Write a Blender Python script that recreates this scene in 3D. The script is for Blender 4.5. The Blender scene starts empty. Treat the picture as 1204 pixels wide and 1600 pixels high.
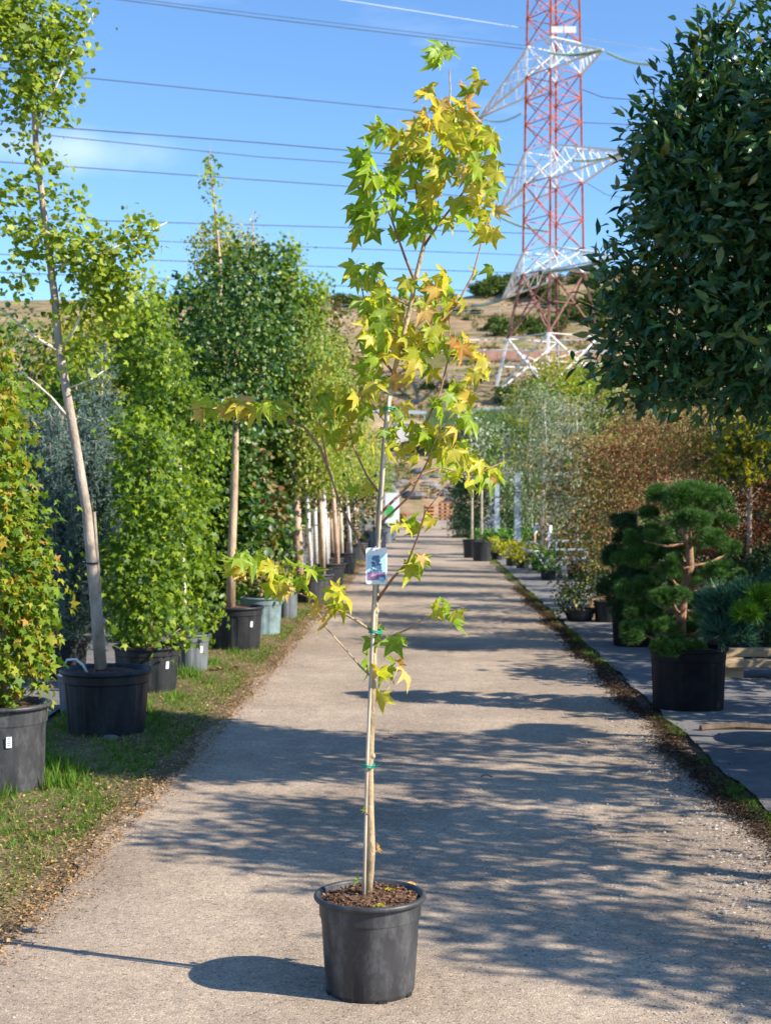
import bpy, math, random
import numpy as np
from mathutils import Vector, Matrix

R = math.radians
sc = bpy.context.scene
COL = sc.collection

# ---------------------------------------------------------------- camera, sky, sun, exposure
H, F, CX, HY = 1.65, 2300.0, 602.0, 775.0
cam_d = bpy.data.cameras.new("camera")
cam = bpy.data.objects.new("camera", cam_d)
COL.objects.link(cam)
cam.location = (0, 0, H)
cam.rotation_euler = (R(90) - math.atan(25 / F), 0, 0)
cam_d.sensor_fit = 'VERTICAL'
cam_d.sensor_height = 24
cam_d.lens = F / 1600 * 24
cam_d.clip_start = 0.1
cam_d.clip_end = 3000
cam_d.dof.use_dof = True
cam_d.dof.focus_distance = 4.86
cam_d.dof.aperture_fstop = 5.0
sc.camera = cam

SUN_EL, SUN_AZ = 34.0, math.atan2(0.93, -0.365)      # azimuth measured from +Y towards +X
S = Vector((math.sin(SUN_AZ) * math.cos(R(SUN_EL)), math.cos(SUN_AZ) * math.cos(R(SUN_EL)), math.sin(R(SUN_EL))))
SN = np.array(S)
sun_d = bpy.data.lights.new("sun", 'SUN')
sun_d.energy = 5.0
sun_d.angle = R(0.5)
sun_d.color = (1.0, 0.92, 0.79)
sun = bpy.data.objects.new("sun", sun_d)
COL.objects.link(sun)
sun.rotation_euler = S.to_track_quat('Z', 'Y').to_euler()

world = bpy.data.worlds.new("World")
sc.world = world
world.use_nodes = True
nt = world.node_tree
bg = nt.nodes['Background']
sky = nt.nodes.new('ShaderNodeTexSky')
sky.sky_type = 'NISHITA'
sky.sun_disc = False
sky.sun_elevation = R(SUN_EL)
sky.sun_rotation = SUN_AZ
sky.air_density = 1.0
sky.dust_density = 0.0
sky.ozone_density = 3.5
sky.altitude = 300
tint = nt.nodes.new('ShaderNodeMix'); tint.data_type = 'RGBA'; tint.blend_type = 'MULTIPLY'
tint.inputs[0].default_value = 1.0
tint.inputs[7].default_value = (0.82, 1.02, 1.20, 1)
nt.links.new(sky.outputs[0], tint.inputs[6])
# thin clouds, laid over the whole sky dome by direction
tc = nt.nodes.new('ShaderNodeTexCoord')
mp = nt.nodes.new('ShaderNodeMapping'); mp.inputs['Scale'].default_value = (2.2, 2.2, 9.0); mp.inputs['Location'].default_value = (0.35, 0.2, 0.55)
nz = nt.nodes.new('ShaderNodeTexNoise'); nz.inputs['Scale'].default_value = 1.6; nz.inputs['Detail'].default_value = 7; nz.inputs['Roughness'].default_value = 0.55
cr = nt.nodes.new('ShaderNodeMapRange'); cr.inputs[1].default_value = 0.60; cr.inputs[2].default_value = 0.9; cr.inputs[4].default_value = 0.35
nt.links.new(tc.outputs['Generated'], mp.inputs[0]); nt.links.new(mp.outputs[0], nz.inputs[0]); nt.links.new(nz.outputs['Fac'], cr.inputs[0])
mx = nt.nodes.new('ShaderNodeMix'); mx.data_type = 'RGBA'
nt.links.new(cr.outputs[0], mx.inputs[0]); nt.links.new(tint.outputs[2], mx.inputs[6]); mx.inputs[7].default_value = (7.5, 8.2, 9.0, 1)
cd_ = Vector(((120 - CX) / F, 1, (HY - 236) / F)).normalized()
sub = nt.nodes.new('ShaderNodeVectorMath'); sub.operation = 'SUBTRACT'; sub.inputs[1].default_value = cd_
nt.links.new(tc.outputs['Generated'], sub.inputs[0])
m3 = nt.nodes.new('ShaderNodeMapping'); m3.vector_type = 'POINT'; m3.inputs['Rotation'].default_value = (0, R(14), 0); m3.inputs['Scale'].default_value = (11, 6, 50)
nt.links.new(sub.outputs[0], m3.inputs[0])
n3 = nt.nodes.new('ShaderNodeTexNoise'); n3.inputs['Scale'].default_value = 26; n3.inputs['Detail'].default_value = 6
nt.links.new(tc.outputs['Generated'], n3.inputs[0])
ln = nt.nodes.new('ShaderNodeVectorMath'); ln.operation = 'LENGTH'; nt.links.new(m3.outputs[0], ln.inputs[0])
a3 = nt.nodes.new('ShaderNodeMath'); a3.operation = 'ADD'; nt.links.new(ln.outputs['Value'], a3.inputs[0])
a4 = nt.nodes.new('ShaderNodeMath'); a4.operation = 'MULTIPLY'; a4.inputs[1].default_value = 1.1; nt.links.new(n3.outputs['Fac'], a4.inputs[0]); nt.links.new(a4.outputs[0], a3.inputs[1])
r3 = nt.nodes.new('ShaderNodeMapRange'); r3.interpolation_type = 'SMOOTHSTEP'; r3.inputs[1].default_value = 1.55; r3.inputs[2].default_value = .35; r3.inputs[3].default_value = 0; r3.inputs[4].default_value = .34
nt.links.new(a3.outputs[0], r3.inputs[0])
m5 = nt.nodes.new('ShaderNodeMix'); m5.data_type = 'RGBA'; nt.links.new(r3.outputs[0], m5.inputs[0]); nt.links.new(mx.outputs[2], m5.inputs[6]); m5.inputs[7].default_value = (7.5, 8.0, 8.6, 1)
nt.links.new(m5.outputs[2], bg.inputs[0])
bg.inputs[1].default_value = 0.11

sc.view_settings.view_transform = 'Standard'
sc.view_settings.look = 'None'
sc.view_settings.exposure = 0.82
sc.view_settings.gamma = 1
sc.render.engine = 'CYCLES'
sc.cycles.use_denoising = True
sc.cycles.max_bounces = 6
sc.cycles.diffuse_bounces = 3
sc.cycles.glossy_bounces = 2
sc.cycles.transmission_bounces = 3
sc.cycles.transparent_max_bounces = 4
sc.cycles.sample_clamp_indirect = 6
sc.cycles.caustics_reflective = False
sc.cycles.caustics_refractive = False

# ---------------------------------------------------------------- helpers
def P(px, py, d):
    """point of the place seen at a photograph position, d metres away"""
    return np.array([(px - CX) / F * d, d, H - (py - HY) / F * d])
def G(px, py):
    d = H * F / (py - HY)
    return np.array([(px - CX) / F * d, d, 0.0])
def XL(d):   # road edges
    return -1.46 + 0.0265 * d - 0.22 * math.exp(-max(d - 4, 0) / 2.5)
def XR(d):
    return 1.56 + 0.028 * d

def mat(name, col, rough=0.7, var=0.15, scale=8.0, bump=0.0, bscale=60.0, col2=None, metal=0.0, spec=0.3, stretch=(1, 1, 1)):
    m = bpy.data.materials.new(name); m.use_nodes = True
    n, l = m.node_tree.nodes, m.node_tree.links
    b = n['Principled BSDF']
    b.inputs['Roughness'].default_value = rough
    b.inputs['Metallic'].default_value = metal
    b.inputs['Specular IOR Level'].default_value = spec
    t = n.new('ShaderNodeTexCoord'); mpn = n.new('ShaderNodeMapping'); mpn.inputs['Scale'].default_value = stretch
    l.new(t.outputs['Object'], mpn.inputs[0])
    nz = n.new('ShaderNodeTexNoise'); nz.inputs['Scale'].default_value = scale; nz.inputs['Detail'].default_value = 6; nz.inputs['Roughness'].default_value = 0.62
    l.new(mpn.outputs[0], nz.inputs[0])
    rp = n.new('ShaderNodeValToRGB')
    c2 = col2 or tuple(min(1, c * (1 + var * 2.2)) for c in col)
    c1 = tuple(c * (1 - var) for c in col)
    rp.color_ramp.elements[0].position = 0.32; rp.color_ramp.elements[1].position = 0.68
    rp.color_ramp.elements[0].color = (*c1, 1); rp.color_ramp.elements[1].color = (*c2, 1)
    l.new(nz.outputs['Fac'], rp.inputs[0]); l.new(rp.outputs[0], b.inputs['Base Color'])
    if bump:
        n2 = n.new('ShaderNodeTexNoise'); n2.inputs['Scale'].default_value = bscale; n2.inputs['Detail'].default_value = 4
        l.new(mpn.outputs[0], n2.inputs[0])
        bp = n.new('ShaderNodeBump'); bp.inputs['Strength'].default_value = bump; bp.inputs['Distance'].default_value = 0.01
        l.new(n2.outputs['Fac'], bp.inputs['Height']); l.new(bp.outputs[0], b.inputs['Normal'])
    return m

def leafmat(name, cols, rough=0.5, trans=0.35, spec=0.35, tgain=(1.5, 1.6, 0.6)):
    m = bpy.data.materials.new(name); m.use_nodes = True
    n, l = m.node_tree.nodes, m.node_tree.links
    b = n['Principled BSDF']; out = n['Material Output']
    b.inputs['Roughness'].default_value = rough; b.inputs['Specular IOR Level'].default_value = spec
    oi = n.new('ShaderNodeObjectInfo'); ge = n.new('ShaderNodeNewGeometry')
    ad = n.new('ShaderNodeMath'); ad.operation = 'ADD'; fr = n.new('ShaderNodeMath'); fr.operation = 'FRACT'
    l.new(oi.outputs['Random'], ad.inputs[0]); l.new(ge.outputs['Random Per Island'], ad.inputs[1]); l.new(ad.outputs[0], fr.inputs[0])
    rp = n.new('ShaderNodeValToRGB'); rp.color_ramp.interpolation = 'LINEAR'
    e = rp.color_ramp.elements
    while len(e) < len(cols): e.new(0.5)
    for i, c in enumerate(cols):
        e[i].position = i / max(1, len(cols) - 1); e[i].color = (*c, 1)
    l.new(fr.outputs[0], rp.inputs[0])
    # blotches inside the leaf
    tcn = n.new('ShaderNodeTexCoord'); nz = n.new('ShaderNodeTexNoise'); nz.inputs['Scale'].default_value = 30; nz.inputs['Detail'].default_value = 3
    l.new(tcn.outputs['Object'], nz.inputs[0])
    hsv = n.new('ShaderNodeHueSaturation'); mr = n.new('ShaderNodeMapRange'); mr.inputs[1].default_value = .3; mr.inputs[2].default_value = .7; mr.inputs[3].default_value = 0.8; mr.inputs[4].default_value = 1.2
    l.new(nz.outputs['Fac'], mr.inputs[0]); l.new(mr.outputs[0], hsv.inputs['Value']); l.new(rp.outputs[0], hsv.inputs['Color'])
    l.new(hsv.outputs[0], b.inputs['Base Color'])
    tr = n.new('ShaderNodeBsdfTranslucent'); mu = n.new('ShaderNodeMix'); mu.data_type = 'RGBA'; mu.blend_type = 'MULTIPLY'; mu.inputs[0].default_value = 1
    mu.inputs[7].default_value = (*tgain, 1)
    l.new(hsv.outputs[0], mu.inputs[6]); l.new(mu.outputs[2], tr.inputs[0])
    ms = n.new('ShaderNodeMixShader'); ms.inputs[0].default_value = trans
    l.new(b.outputs[0], ms.inputs[1]); l.new(tr.outputs[0], ms.inputs[2]); l.new(ms.outputs[0], out.inputs[0])
    return m

def np_mesh(name, V, T, mats, mi=None, smooth=False):
    """triangles (or quads) by numpy, fast"""
    V = np.asarray(V, dtype=np.float32); T = np.asarray(T, dtype=np.int32)
    k = T.shape[1]
    me = bpy.data.meshes.new(name)
    me.vertices.add(len(V)); me.vertices.foreach_set('co', V.ravel())
    me.loops.add(T.size); me.loops.foreach_set('vertex_index', T.ravel())
    me.polygons.add(len(T)); me.polygons.foreach_set('loop_start', np.arange(0, T.size, k, dtype=np.int32))
    if mi is not None: me.polygons.foreach_set('material_index', np.asarray(mi, dtype=np.int32))
    if smooth: me.polygons.foreach_set('use_smooth', np.ones(len(T), dtype=bool))
    for m in (mats if isinstance(mats, (list, tuple)) else [mats]): me.materials.append(m)
    me.update(calc_edges=True)
    return me

def link(name, me, parent=None, loc=None):
    o = bpy.data.objects.new(name, me); COL.objects.link(o)
    if parent is not None: o.parent = parent
    if loc is not None: o.location = tuple(loc)
    return o
def tag(o, label=None, cat=None, group=None, kind=None):
    if label: o['label'] = label
    if cat: o['category'] = cat
    if group: o['group'] = group
    if kind: o['kind'] = kind
    return o
def thing(name, label, cat, loc, group=None, rz=0.0):
    o = bpy.data.objects.new(name, None); COL.objects.link(o)
    o.location = tuple(float(c) for c in loc); o.rotation_euler = (0, 0, rz); o.empty_display_size = 0.1
    return tag(o, label, cat, group)

class MB:
    """collects polygons for one mesh"""
    def __init__(s): s.v = []; s.f = []
    def add(s, V, Fs):
        b = len(s.v); s.v += [tuple(map(float, p)) for p in V]; s.f += [tuple(i + b for i in f) for f in Fs]; return s
    def box(s, c, size, M=None):
        x, y, z = [q / 2 for q in size]
        V = [Vector((i * x, j * y, k * z)) for i in (-1, 1) for j in (-1, 1) for k in (-1, 1)]
        if M is not None: V = [M @ v for v in V]
        c = Vector(c)
        return s.add([v + c for v in V], [(0, 1, 3, 2), (4, 6, 7, 5), (0, 4, 5, 1), (2, 3, 7, 6), (0, 2, 6, 4), (1, 5, 7, 3)])
    def tube(s, pts, rad, n=6, cap=True):
        pts = [Vector(p) for p in pts]
        if not hasattr(rad, '__len__'): rad = [rad] * len(pts)
        V = []; Fs = []
        up = None
        for i, p in enumerate(pts):
            t = (pts[min(i + 1, len(pts) - 1)] - pts[max(i - 1, 0)]).normalized()
            if up is None: up = Vector((0, 1, 0)) if abs(t.y) < .9 else Vector((1, 0, 0))
            a = (up - t * up.dot(t)).normalized(); up = a; bb = t.cross(a)
            for k in range(n):
                w = 2 * math.pi * k / n
                V.append(p + (a * math.cos(w) + bb * math.sin(w)) * rad[i])
        for i in range(len(pts) - 1):
            for k in range(n):
                Fs.append((i * n + k, i * n + (k + 1) % n, (i + 1) * n + (k + 1) % n, (i + 1) * n + k))
        if cap:
            Fs.append(tuple(range(n))[::-1]); Fs.append(tuple((len(pts) - 1) * n + k for k in range(n)))
        return s.add(V, Fs)
    def beam(s, a, b, w, d=None):
        a, b = Vector(a), Vector(b); t = b - a; L = t.length
        q = t.to_track_quat('Z', 'Y').to_matrix()
        return s.box((a + b) / 2, (w, d or w, L), q)
    def lathe(s, prof, n=32, fn=None, cx=0, cy=0):
        V = []; Fs = []
        for i, (r, z) in enumerate(prof):
            for k in range(n):
                w = 2 * math.pi * k / n; rr = r if fn is None else fn(i, k, r)
                V.append((cx + rr * math.cos(w), cy + rr * math.sin(w), z))
        for i in range(len(prof) - 1):
            for k in range(n):
                Fs.append((i * n + k, i * n + (k + 1) % n, (i + 1) * n + (k + 1) % n, (i + 1) * n + k))
        return s.add(V, Fs)
    def mesh(s, name, m, smooth=False):
        me = bpy.data.meshes.new(name); me.from_pydata(s.v, [], s.f)
        for q in (m if isinstance(m, (list, tuple)) else [m]): me.materials.append(q)
        if smooth: me.polygons.foreach_set('use_smooth', [True] * len(me.polygons))
        me.update(); return me
    def build(s, name, m, parent=None, smooth=False, loc=None):
        return link(name, s.mesh(name, m, smooth), parent, loc)

def noise1(x, seed=0):   # smooth 1-d wobble
    return (math.sin(x * 1.7 + seed) + math.sin(x * 3.1 + seed * 2.3) * .6 + math.sin(x * 7.3 + seed * 5.1) * .3 + math.sin(x * 15.1 + seed * 1.1) * .15) / 2.05

# ---------------------------------------------------------------- leaf shapes (local y = tip, z = face)
def T_star(seed, droop=0.35, fold=0.18):
    r = random.Random(seed); droop = r.uniform(.15, .95); fold = r.uniform(.15, .5); tw = r.uniform(-.35, .35)
    V = [(0, 0, 0)]; Ts = []
    lobes = [(-122, .68), (-62, .93), (0, 1.05), (62, .93), (122, .68)]
    lobes = [(a + r.uniform(-7, 7), l * r.uniform(.88, 1.1)) for a, l in lobes]
    def pt(a, rr, zz):
        w = R(a); return (math.sin(w) * rr * (1 - .22 * droop * rr), math.cos(w) * rr, zz - droop * rr * rr + tw * rr * math.sin(w * 2))
    sin = [lobes[0][0] - 36] + [(lobes[i][0] + lobes[i + 1][0]) / 2 for i in range(4)] + [lobes[4][0] + 36]
    sr = [.18] + [.45] * 4 + [.18]
    S0 = []
    for a, rr in zip(sin, sr): V.append(pt(a, rr, 0.03)); S0.append(len(V) - 1)
    for i, (a, l) in enumerate(lobes):
        V.append(pt(a - 18, .60 * l, 0.05)); lf = len(V) - 1
        V.append(pt(a + 18, .60 * l, 0.05)); rg = len(V) - 1
        V.append(pt(a, .6 * l, -fold * .45)); md = len(V) - 1
        V.append(pt(a, l, r.uniform(-.12, .12))); tp = len(V) - 1
        Ts += [(0, S0[i], md), (0, md, S0[i + 1]), (S0[i], lf, md), (md, rg, S0[i + 1]), (lf, tp, md), (md, tp, rg)]
    b = len(V)
    V += [(-.02, -.02, 0), (.02, -.02, 0), (.0, -.75, -.2)]; Ts.append((b, b + 2, b + 1)); Ts.append((0, b, b + 1))
    return np.array(V, float), np.array(Ts)
def T_maple(seed):
    r = random.Random(seed)
    A = [(-130, .45), (-95, .3), (-60, .85), (-35, .45), (0, 1.0), (35, .45), (60, .85), (95, .3), (130, .45)]
    V = [(0, 0, 0)]; Ts = []
    for a, l in A:
        w = R(a + r.uniform(-5, 5)); l *= r.uniform(.9, 1.1)
        V.append((math.sin(w) * l, math.cos(w) * l, -.25 * l * l + r.uniform(-.06, .06)))
    for i in range(1, len(A)): Ts.append((0, i + 1, i))
    return np.array(V, float), np.array(Ts)
def T_lance(seed, w=.26):
    r = random.Random(seed); c = r.uniform(.1, .35)
    V = [(0, -.1, 0), (w * .8, .3, .1 - c * .05), (w, .6, .1 - c * .25), (w * .55, .95, .06 - c * .6), (0, 1.3, -c), (-w * .55, .95, .06 - c * .6), (-w, .6, .1 - c * .25), (-w * .8, .3, .1 - c * .05), (0, .45, -c * .1), (0, .9, -c * .45)]
    Ts = [(0, 1, 8), (1, 2, 8), (2, 9, 8), (2, 3, 9), (3, 4, 9), (4, 5, 9), (5, 6, 9), (6, 8, 9), (6, 7, 8), (7, 0, 8)]
    return np.array(V, float), np.array(Ts)
def T_fan(seed):
    r = random.Random(seed)
    V = [(0, -.15, 0)]
    for a, l in [(-62, .85), (-38, 1.0), (-14, 1.02), (0, .82), (14, 1.02), (38, 1.0), (62, .85)]:
        w = R(a + r.uniform(-4, 4)); V.append((math.sin(w) * l, math.cos(w) * l, r.uniform(-.12, .12) - .12 * l))
    return np.array(V, float), np.array([(0, i + 1, i) for i in range(1, 7)] + [(0, 1, 1)][:0])
def T_diamond(seed, w=.38):
    r = random.Random(seed); c = r.uniform(0, .25)
    return np.array([(0, 0, 0), (w, .5, .12), (0, 1.1, -c), (-w, .5, .12)], float), np.array([(0, 1, 2), (0, 2, 3)])
def T_oval(seed, w=.42):
    r = random.Random(seed); c = r.uniform(0, .3)
    return np.array([(0, 0, 0), (w, .3, .12), (w * .8, .75, .06 - c * .4), (0, 1.1, -c), (-w * .8, .75, .06 - c * .4), (-w, .3, .12), (0, .5, -.03)], float), np.array([(0, 1, 6), (1, 2, 6), (2, 3, 6), (3, 4, 6), (4, 5, 6), (5, 0, 6)])
def T_tuft(seed, n=7, w=.035, spread=.6):
    r = random.Random(seed); V = []; Ts = []
    for i in range(n):
        a = 2 * math.pi * i / n + r.uniform(-.4, .4); s = r.uniform(.2, 1) * spread; L = r.uniform(.8, 1.1)
        d = Vector((math.cos(a) * s, 1, math.sin(a) * s)).normalized(); p = d.cross(Vector((r.random() - .5, r.random() - .5, r.random() - .5))).normalized() * w
        b = len(V); V += [tuple(-p), tuple(p), tuple(d * L)]; Ts.append((b, b + 1, b + 2))
    return np.array(V, float), np.array(Ts)
LEAF = {'star': [T_star(i) for i in range(10)], 'maple': [T_maple(i) for i in range(4)], 'lance': [T_lance(i) for i in range(4)],
        'fan': [T_fan(i) for i in range(4)], 'diamond': [T_diamond(i) for i in range(4)], 'oval': [T_oval(i) for i in range(4)],
        'willow': [T_diamond(i, .16) for i in range(4)], 'needles': [T_tuft(i, 10, .04, .9) for i in range(4)], 'tuft': [T_tuft(i) for i in range(4)], 'spray': [T_tuft(i, 9, .10, 1.1) for i in range(4)],
        'grass': [T_tuft(i, 5, .05, .45) for i in range(4)]}

def nrm(a): return a / np.maximum(np.linalg.norm(a, axis=1, keepdims=True), 1e-9)
def frames(tip, nor):
    y = nrm(tip); x = nrm(np.cross(y, nor)); z = np.cross(x, y)
    return np.stack([x, y, z], axis=2)        # columns
def cloud(kind, pos, tip, nor, size, rg):
    M = frames(tip, nor); tm = LEAF[kind]; Vs = []; Ts = []; off = 0
    which = rg.integers(0, len(tm), len(pos))
    for k, (tv, tt) in enumerate(tm):
        s = which == k
        if not s.any(): continue
        q = np.einsum('nij,vj->nvi', M[s], tv) * size[s][:, None, None] + pos[s][:, None, :]
        n = q.shape[0]
        Vs.append(q.reshape(-1, 3)); Ts.append((tt[None] + (np.arange(n) * len(tv))[:, None, None]).reshape(-1, 3) + off); off += n * len(tv)
    return np.concatenate(Vs), np.concatenate(Ts)
VEIN = np.array([1.] + [0.] * 6 + [0., 0., 1., 1.] * 5 + [1., 1., 1.])
_lm = {}
def leaf_mesh(kind, k, m):
    key = (kind, k, m.name)
    if key not in _lm:
        _lm[key] = np_mesh('leaf', LEAF[kind][k][0], LEAF[kind][k][1], m)
        if kind == 'star': _lm[key].attributes.new('vein', 'FLOAT', 'POINT').data.foreach_set('value', VEIN.astype(np.float32))
    return _lm[key]
def leaf_objects(root, base, kind, pos, tip, nor, size, mats, rg, mi=None, name='leaf'):
    M = frames(tip, nor)
    for i in range(len(pos)):
        m = mats[mi[i] if mi is not None else 0]
        o = bpy.data.objects.new(name, leaf_mesh(kind, int(rg.integers(0, len(LEAF[kind]))), m)); COL.objects.link(o); o.parent = root
        A = Matrix(M[i].tolist()).to_4x4() @ Matrix.Scale(float(size[i]), 4)
        A.translation = Vector((pos[i] - base).tolist()); o.matrix_basis = A

def blob_leaves(blobs, n, per, clump, size, rg, out=.6, down=.5, jit=.6, sunny=.5, shell=.55, svar=.25, tipmode=None):
    """leaf positions gathered on twigs through the volume of the crown"""
    B = np.array(blobs, float); w = (B[:, 3] * B[:, 4] * B[:, 5]) ** (2 / 3); w /= w.sum()
    nc = max(1, n // per)
    ib = rg.choice(len(B), nc, p=w)
    d = nrm(rg.normal(size=(nc, 3)))
    r = shell + (1 - shell) * rg.random((nc, 1)) ** .6
    r *= 1 + .12 * rg.normal(size=(nc, 1))
    c = B[ib, :3] + d * r * B[ib, 3:6]
    o = nrm(d / np.maximum(B[ib, 3:6], .05))
    idx = np.repeat(np.arange(nc), per); n = len(idx)
    pos = c[idx] + rg.normal(size=(n, 3)) * clump
    tip = o[idx] * out + np.array([0, 0, -down]) + rg.normal(size=(n, 3)) * jit
    nor = o[idx] * .5 + SN * sunny + np.array([0, 0, .35]) + rg.normal(size=(n, 3)) * .45
    sz = size * (1 + svar * rg.normal(size=n)).clip(.45, 1.6)
    return pos, tip, nor, sz, c

def in_view(pos):
    px = CX + pos[:, 0] / pos[:, 1] * F; py = HY - (pos[:, 2] - H) / pos[:, 1] * F
    return (px > -10) & (px < 1214) & (py > -10) & (py < 1610)

def tree(name, label, cat, base, trunk, blobs, kind, n, size, m, bark, seed, group=None, per=8, clump=.08, limbs=10, nparts=0, sep_limbs=False, mats=None, limb_r=.25, limb_min=0.0, **kw):
    """trunk: list of (x,y,z,r) in world metres"""
    rg = np.random.default_rng(seed); base = np.array(base, float)
    root = thing(name, label, cat, base, group)
    if trunk:
        T = np.array(trunk, float)
        MB().tube(T[:, :3] - base, list(T[:, 3]), 10).build('trunk', bark, root, True)
    pos, tip, nor, sz, cl = blob_leaves(blobs, n, per, clump, size, rg, **kw)
    pos[:, 2] = np.maximum(pos[:, 2], .05)
    if trunk and limbs:
        mb = MB(); ch = cl[rg.choice(len(cl), min(limbs, len(cl)), replace=False)]
        for c in ch:
            # leave the trunk below the clump
            zz = T[:, 2]; want = max(limb_min, c[2] - (np.linalg.norm(c[:2] - T[-1, :2]) * .7 + .1))
            i = int(np.clip(np.searchsorted(zz, want), 1, len(T) - 1)); t = np.clip((want - zz[i - 1]) / max(zz[i] - zz[i - 1], 1e-4), 0, 1)
            a = T[i - 1] * (1 - t) + T[i] * t
            p0 = a[:3]; r0 = max(a[3] * limb_r * 1.6, .006)
            mid = p0 * .5 + c * .5 + np.array([0, 0, -.06 * np.linalg.norm(c - p0)]) + rg.normal(size=3) * .03 * np.linalg.norm(c - p0)
            q = [p0, p0 * .72 + mid * .28 + 0, mid, c]
            b_ = mb if not sep_limbs else MB()
            b_.tube([x - base for x in q], [r0, r0 * .85, r0 * .6, r0 * .22], 5)
            if sep_limbs: b_.build('branch', bark, root, True)
        if not sep_limbs: mb.build('branches', bark, root, True)
    ml = mats or [m]
    if nparts:
        iv = in_view(pos); sc_ = np.where(iv, np.linalg.norm(pos - np.array([0, 0, H]), axis=1), 1e6)
        order = np.argsort(sc_ - .35 * rg.random(len(sc_)))
        k = order[:nparts]; rest = order[nparts:]
        leaf_objects(root, base, kind, pos[k], tip[k], nor[k], sz[k], ml, rg, mi=rg.integers(0, len(ml), len(k)))
    else: rest = np.arange(len(pos))
    V, Ts = cloud(kind, pos[rest], tip[rest], nor[rest], sz[rest], rg)
    mi = None
    if len(ml) > 1: mi = (np.arange(len(Ts)) // max(1, len(Ts) // 200)) % len(ml)
    o = link('crown', np_mesh('crown', V - base, Ts, ml, mi), root); o['kind'] = 'stuff'
    return root

# ---------------------------------------------------------------- materials
M = {}
M['bark_grey'] = mat('bark_grey', (.30, .25, .20), .85, .35, 14, .6, 90, stretch=(1, 1, .35))
M['bark_tan'] = mat('bark_tan', (.40, .29, .19), .85, .3, 16, .6, 90, stretch=(1, 1, .35))
M['bark_pale'] = mat('bark_pale', (.58, .50, .38), .8, .35, 12, .4, 80, stretch=(1, 1, .4))
M['bark_ginkgo'] = mat('bark_ginkgo', (.32, .245, .175), .85, .3, 9, .7, 70, col2=(.54, .45, .36), stretch=(1, 1, .5))
M['bark_birch'] = mat('bark_birch', (.66, .61, .52), .75, .45, 20, .3, 80, stretch=(1, 1, 3))
M['bark_pink'] = mat('bark_pink', (.48, .32, .24), .85, .35, 14, .7, 60, stretch=(1, 1, .3))
M['bark_dark'] = mat('bark_dark', (.12, .085, .06), .9, .35, 14, .6, 90)
M['bark_pine'] = mat('bark_pine', (.25, .145, .09), .9, .4, 22, .9, 60)
M['stem_red'] = mat('stem_red', (.26, .14, .085), .7, .3, 30, .2, 90)
M['stem_young'] = mat('stem_young', (.33, .25, .15), .65, .35, 22, .5, 120, stretch=(1, 1, .5))
M['cane'] = mat('cane', (.46, .39, .30), .6, .3, 25, .3, 90, stretch=(1, 1, .15))
M['pot_black'] = mat('pot_black', (.012, .013, .016), .45, .3, 7, .12, 45, col2=(.030, .032, .037), spec=.3, stretch=(1, 1, .35))
M['pot_worn'] = mat('pot_worn', (.022, .023, .026), .5, .4, 9, .15, 60, col2=(.055, .055, .06), spec=.5, stretch=(1, 1, .3))
for nm_ in ('pot_worn', 'pot_black'):
    nn, ll = M[nm_].node_tree.nodes, M[nm_].node_tree.links; bb = nn['Principled BSDF']; src = bb.inputs['Base Color'].links[0].from_socket
    tcx = nn.new('ShaderNodeTexCoord'); mpx = nn.new('ShaderNodeMapping'); mpx.inputs['Scale'].default_value = (1, 1, .5); ll.new(tcx.outputs['Object'], mpx.inputs[0])
    nx_ = nn.new('ShaderNodeTexNoise'); nx_.inputs['Scale'].default_value = 15; nx_.inputs['Detail'].default_value = 9; nx_.inputs['Roughness'].default_value = .72; ll.new(mpx.outputs[0], nx_.inputs[0])
    mr_ = nn.new('ShaderNodeMapRange'); mr_.inputs[1].default_value = .50; mr_.inputs[2].default_value = .78; mr_.inputs[4].default_value = .55 if nm_ == 'pot_worn' else .18; ll.new(nx_.outputs['Fac'], mr_.inputs[0])
    mm_ = nn.new('ShaderNodeMix'); mm_.data_type = 'RGBA'; mm_.inputs[7].default_value = (.20, .20, .20, 1); ll.new(mr_.outputs[0], mm_.inputs[0]); ll.new(src, mm_.inputs[6]); ll.new(mm_.outputs[2], bb.inputs['Base Color'])
M['pot_grey'] = mat('pot_grey', (.10, .11, .12), .55, .3, 8, .1, 50, spec=.45, stretch=(1, 1, .3))
M['pot_turq'] = mat('pot_turq', (.15, .21, .22), .55, .25, 8, .1, 50, spec=.45)
M['pot_shade_dark'] = mat('pot_shade_dark', (.006, .006, .008), .6, .3, 7, .12, 45, col2=(.014, .015, .018), spec=.15)  # black pot plastic made darker still, shade painted into its colour
M['soil'] = mat('soil', (.085, .045, .026), .95, .5, 30, 1.0, 60, col2=(.20, .115, .07))
M['white_print'] = mat('white_print', (.78, .80, .82), .4, .04, 5)
M['ink_grey'] = mat('ink_grey', (.12, .12, .13), .5, .1)
M['galv'] = mat('galv', (.50, .55, .60), .42, .2, 10, .05, 50, metal=.35, spec=.5)
M['wood'] = mat('wood', (.42, .30, .18), .8, .3, 12, .4, 80, stretch=(.2, 1, 1))
M['terracotta'] = mat('terracotta', (.38, .21, .13), .8, .25, 12, .2, 60)
M['tie_green'] = mat('tie_green', (.01, .28, .20), .4, .05)
M['tie_black'] = mat('tie_black', (.02, .02, .02), .5, .1)
M['hose_white'] = mat('hose_white', (.7, .7, .68), .4, .05)

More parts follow.
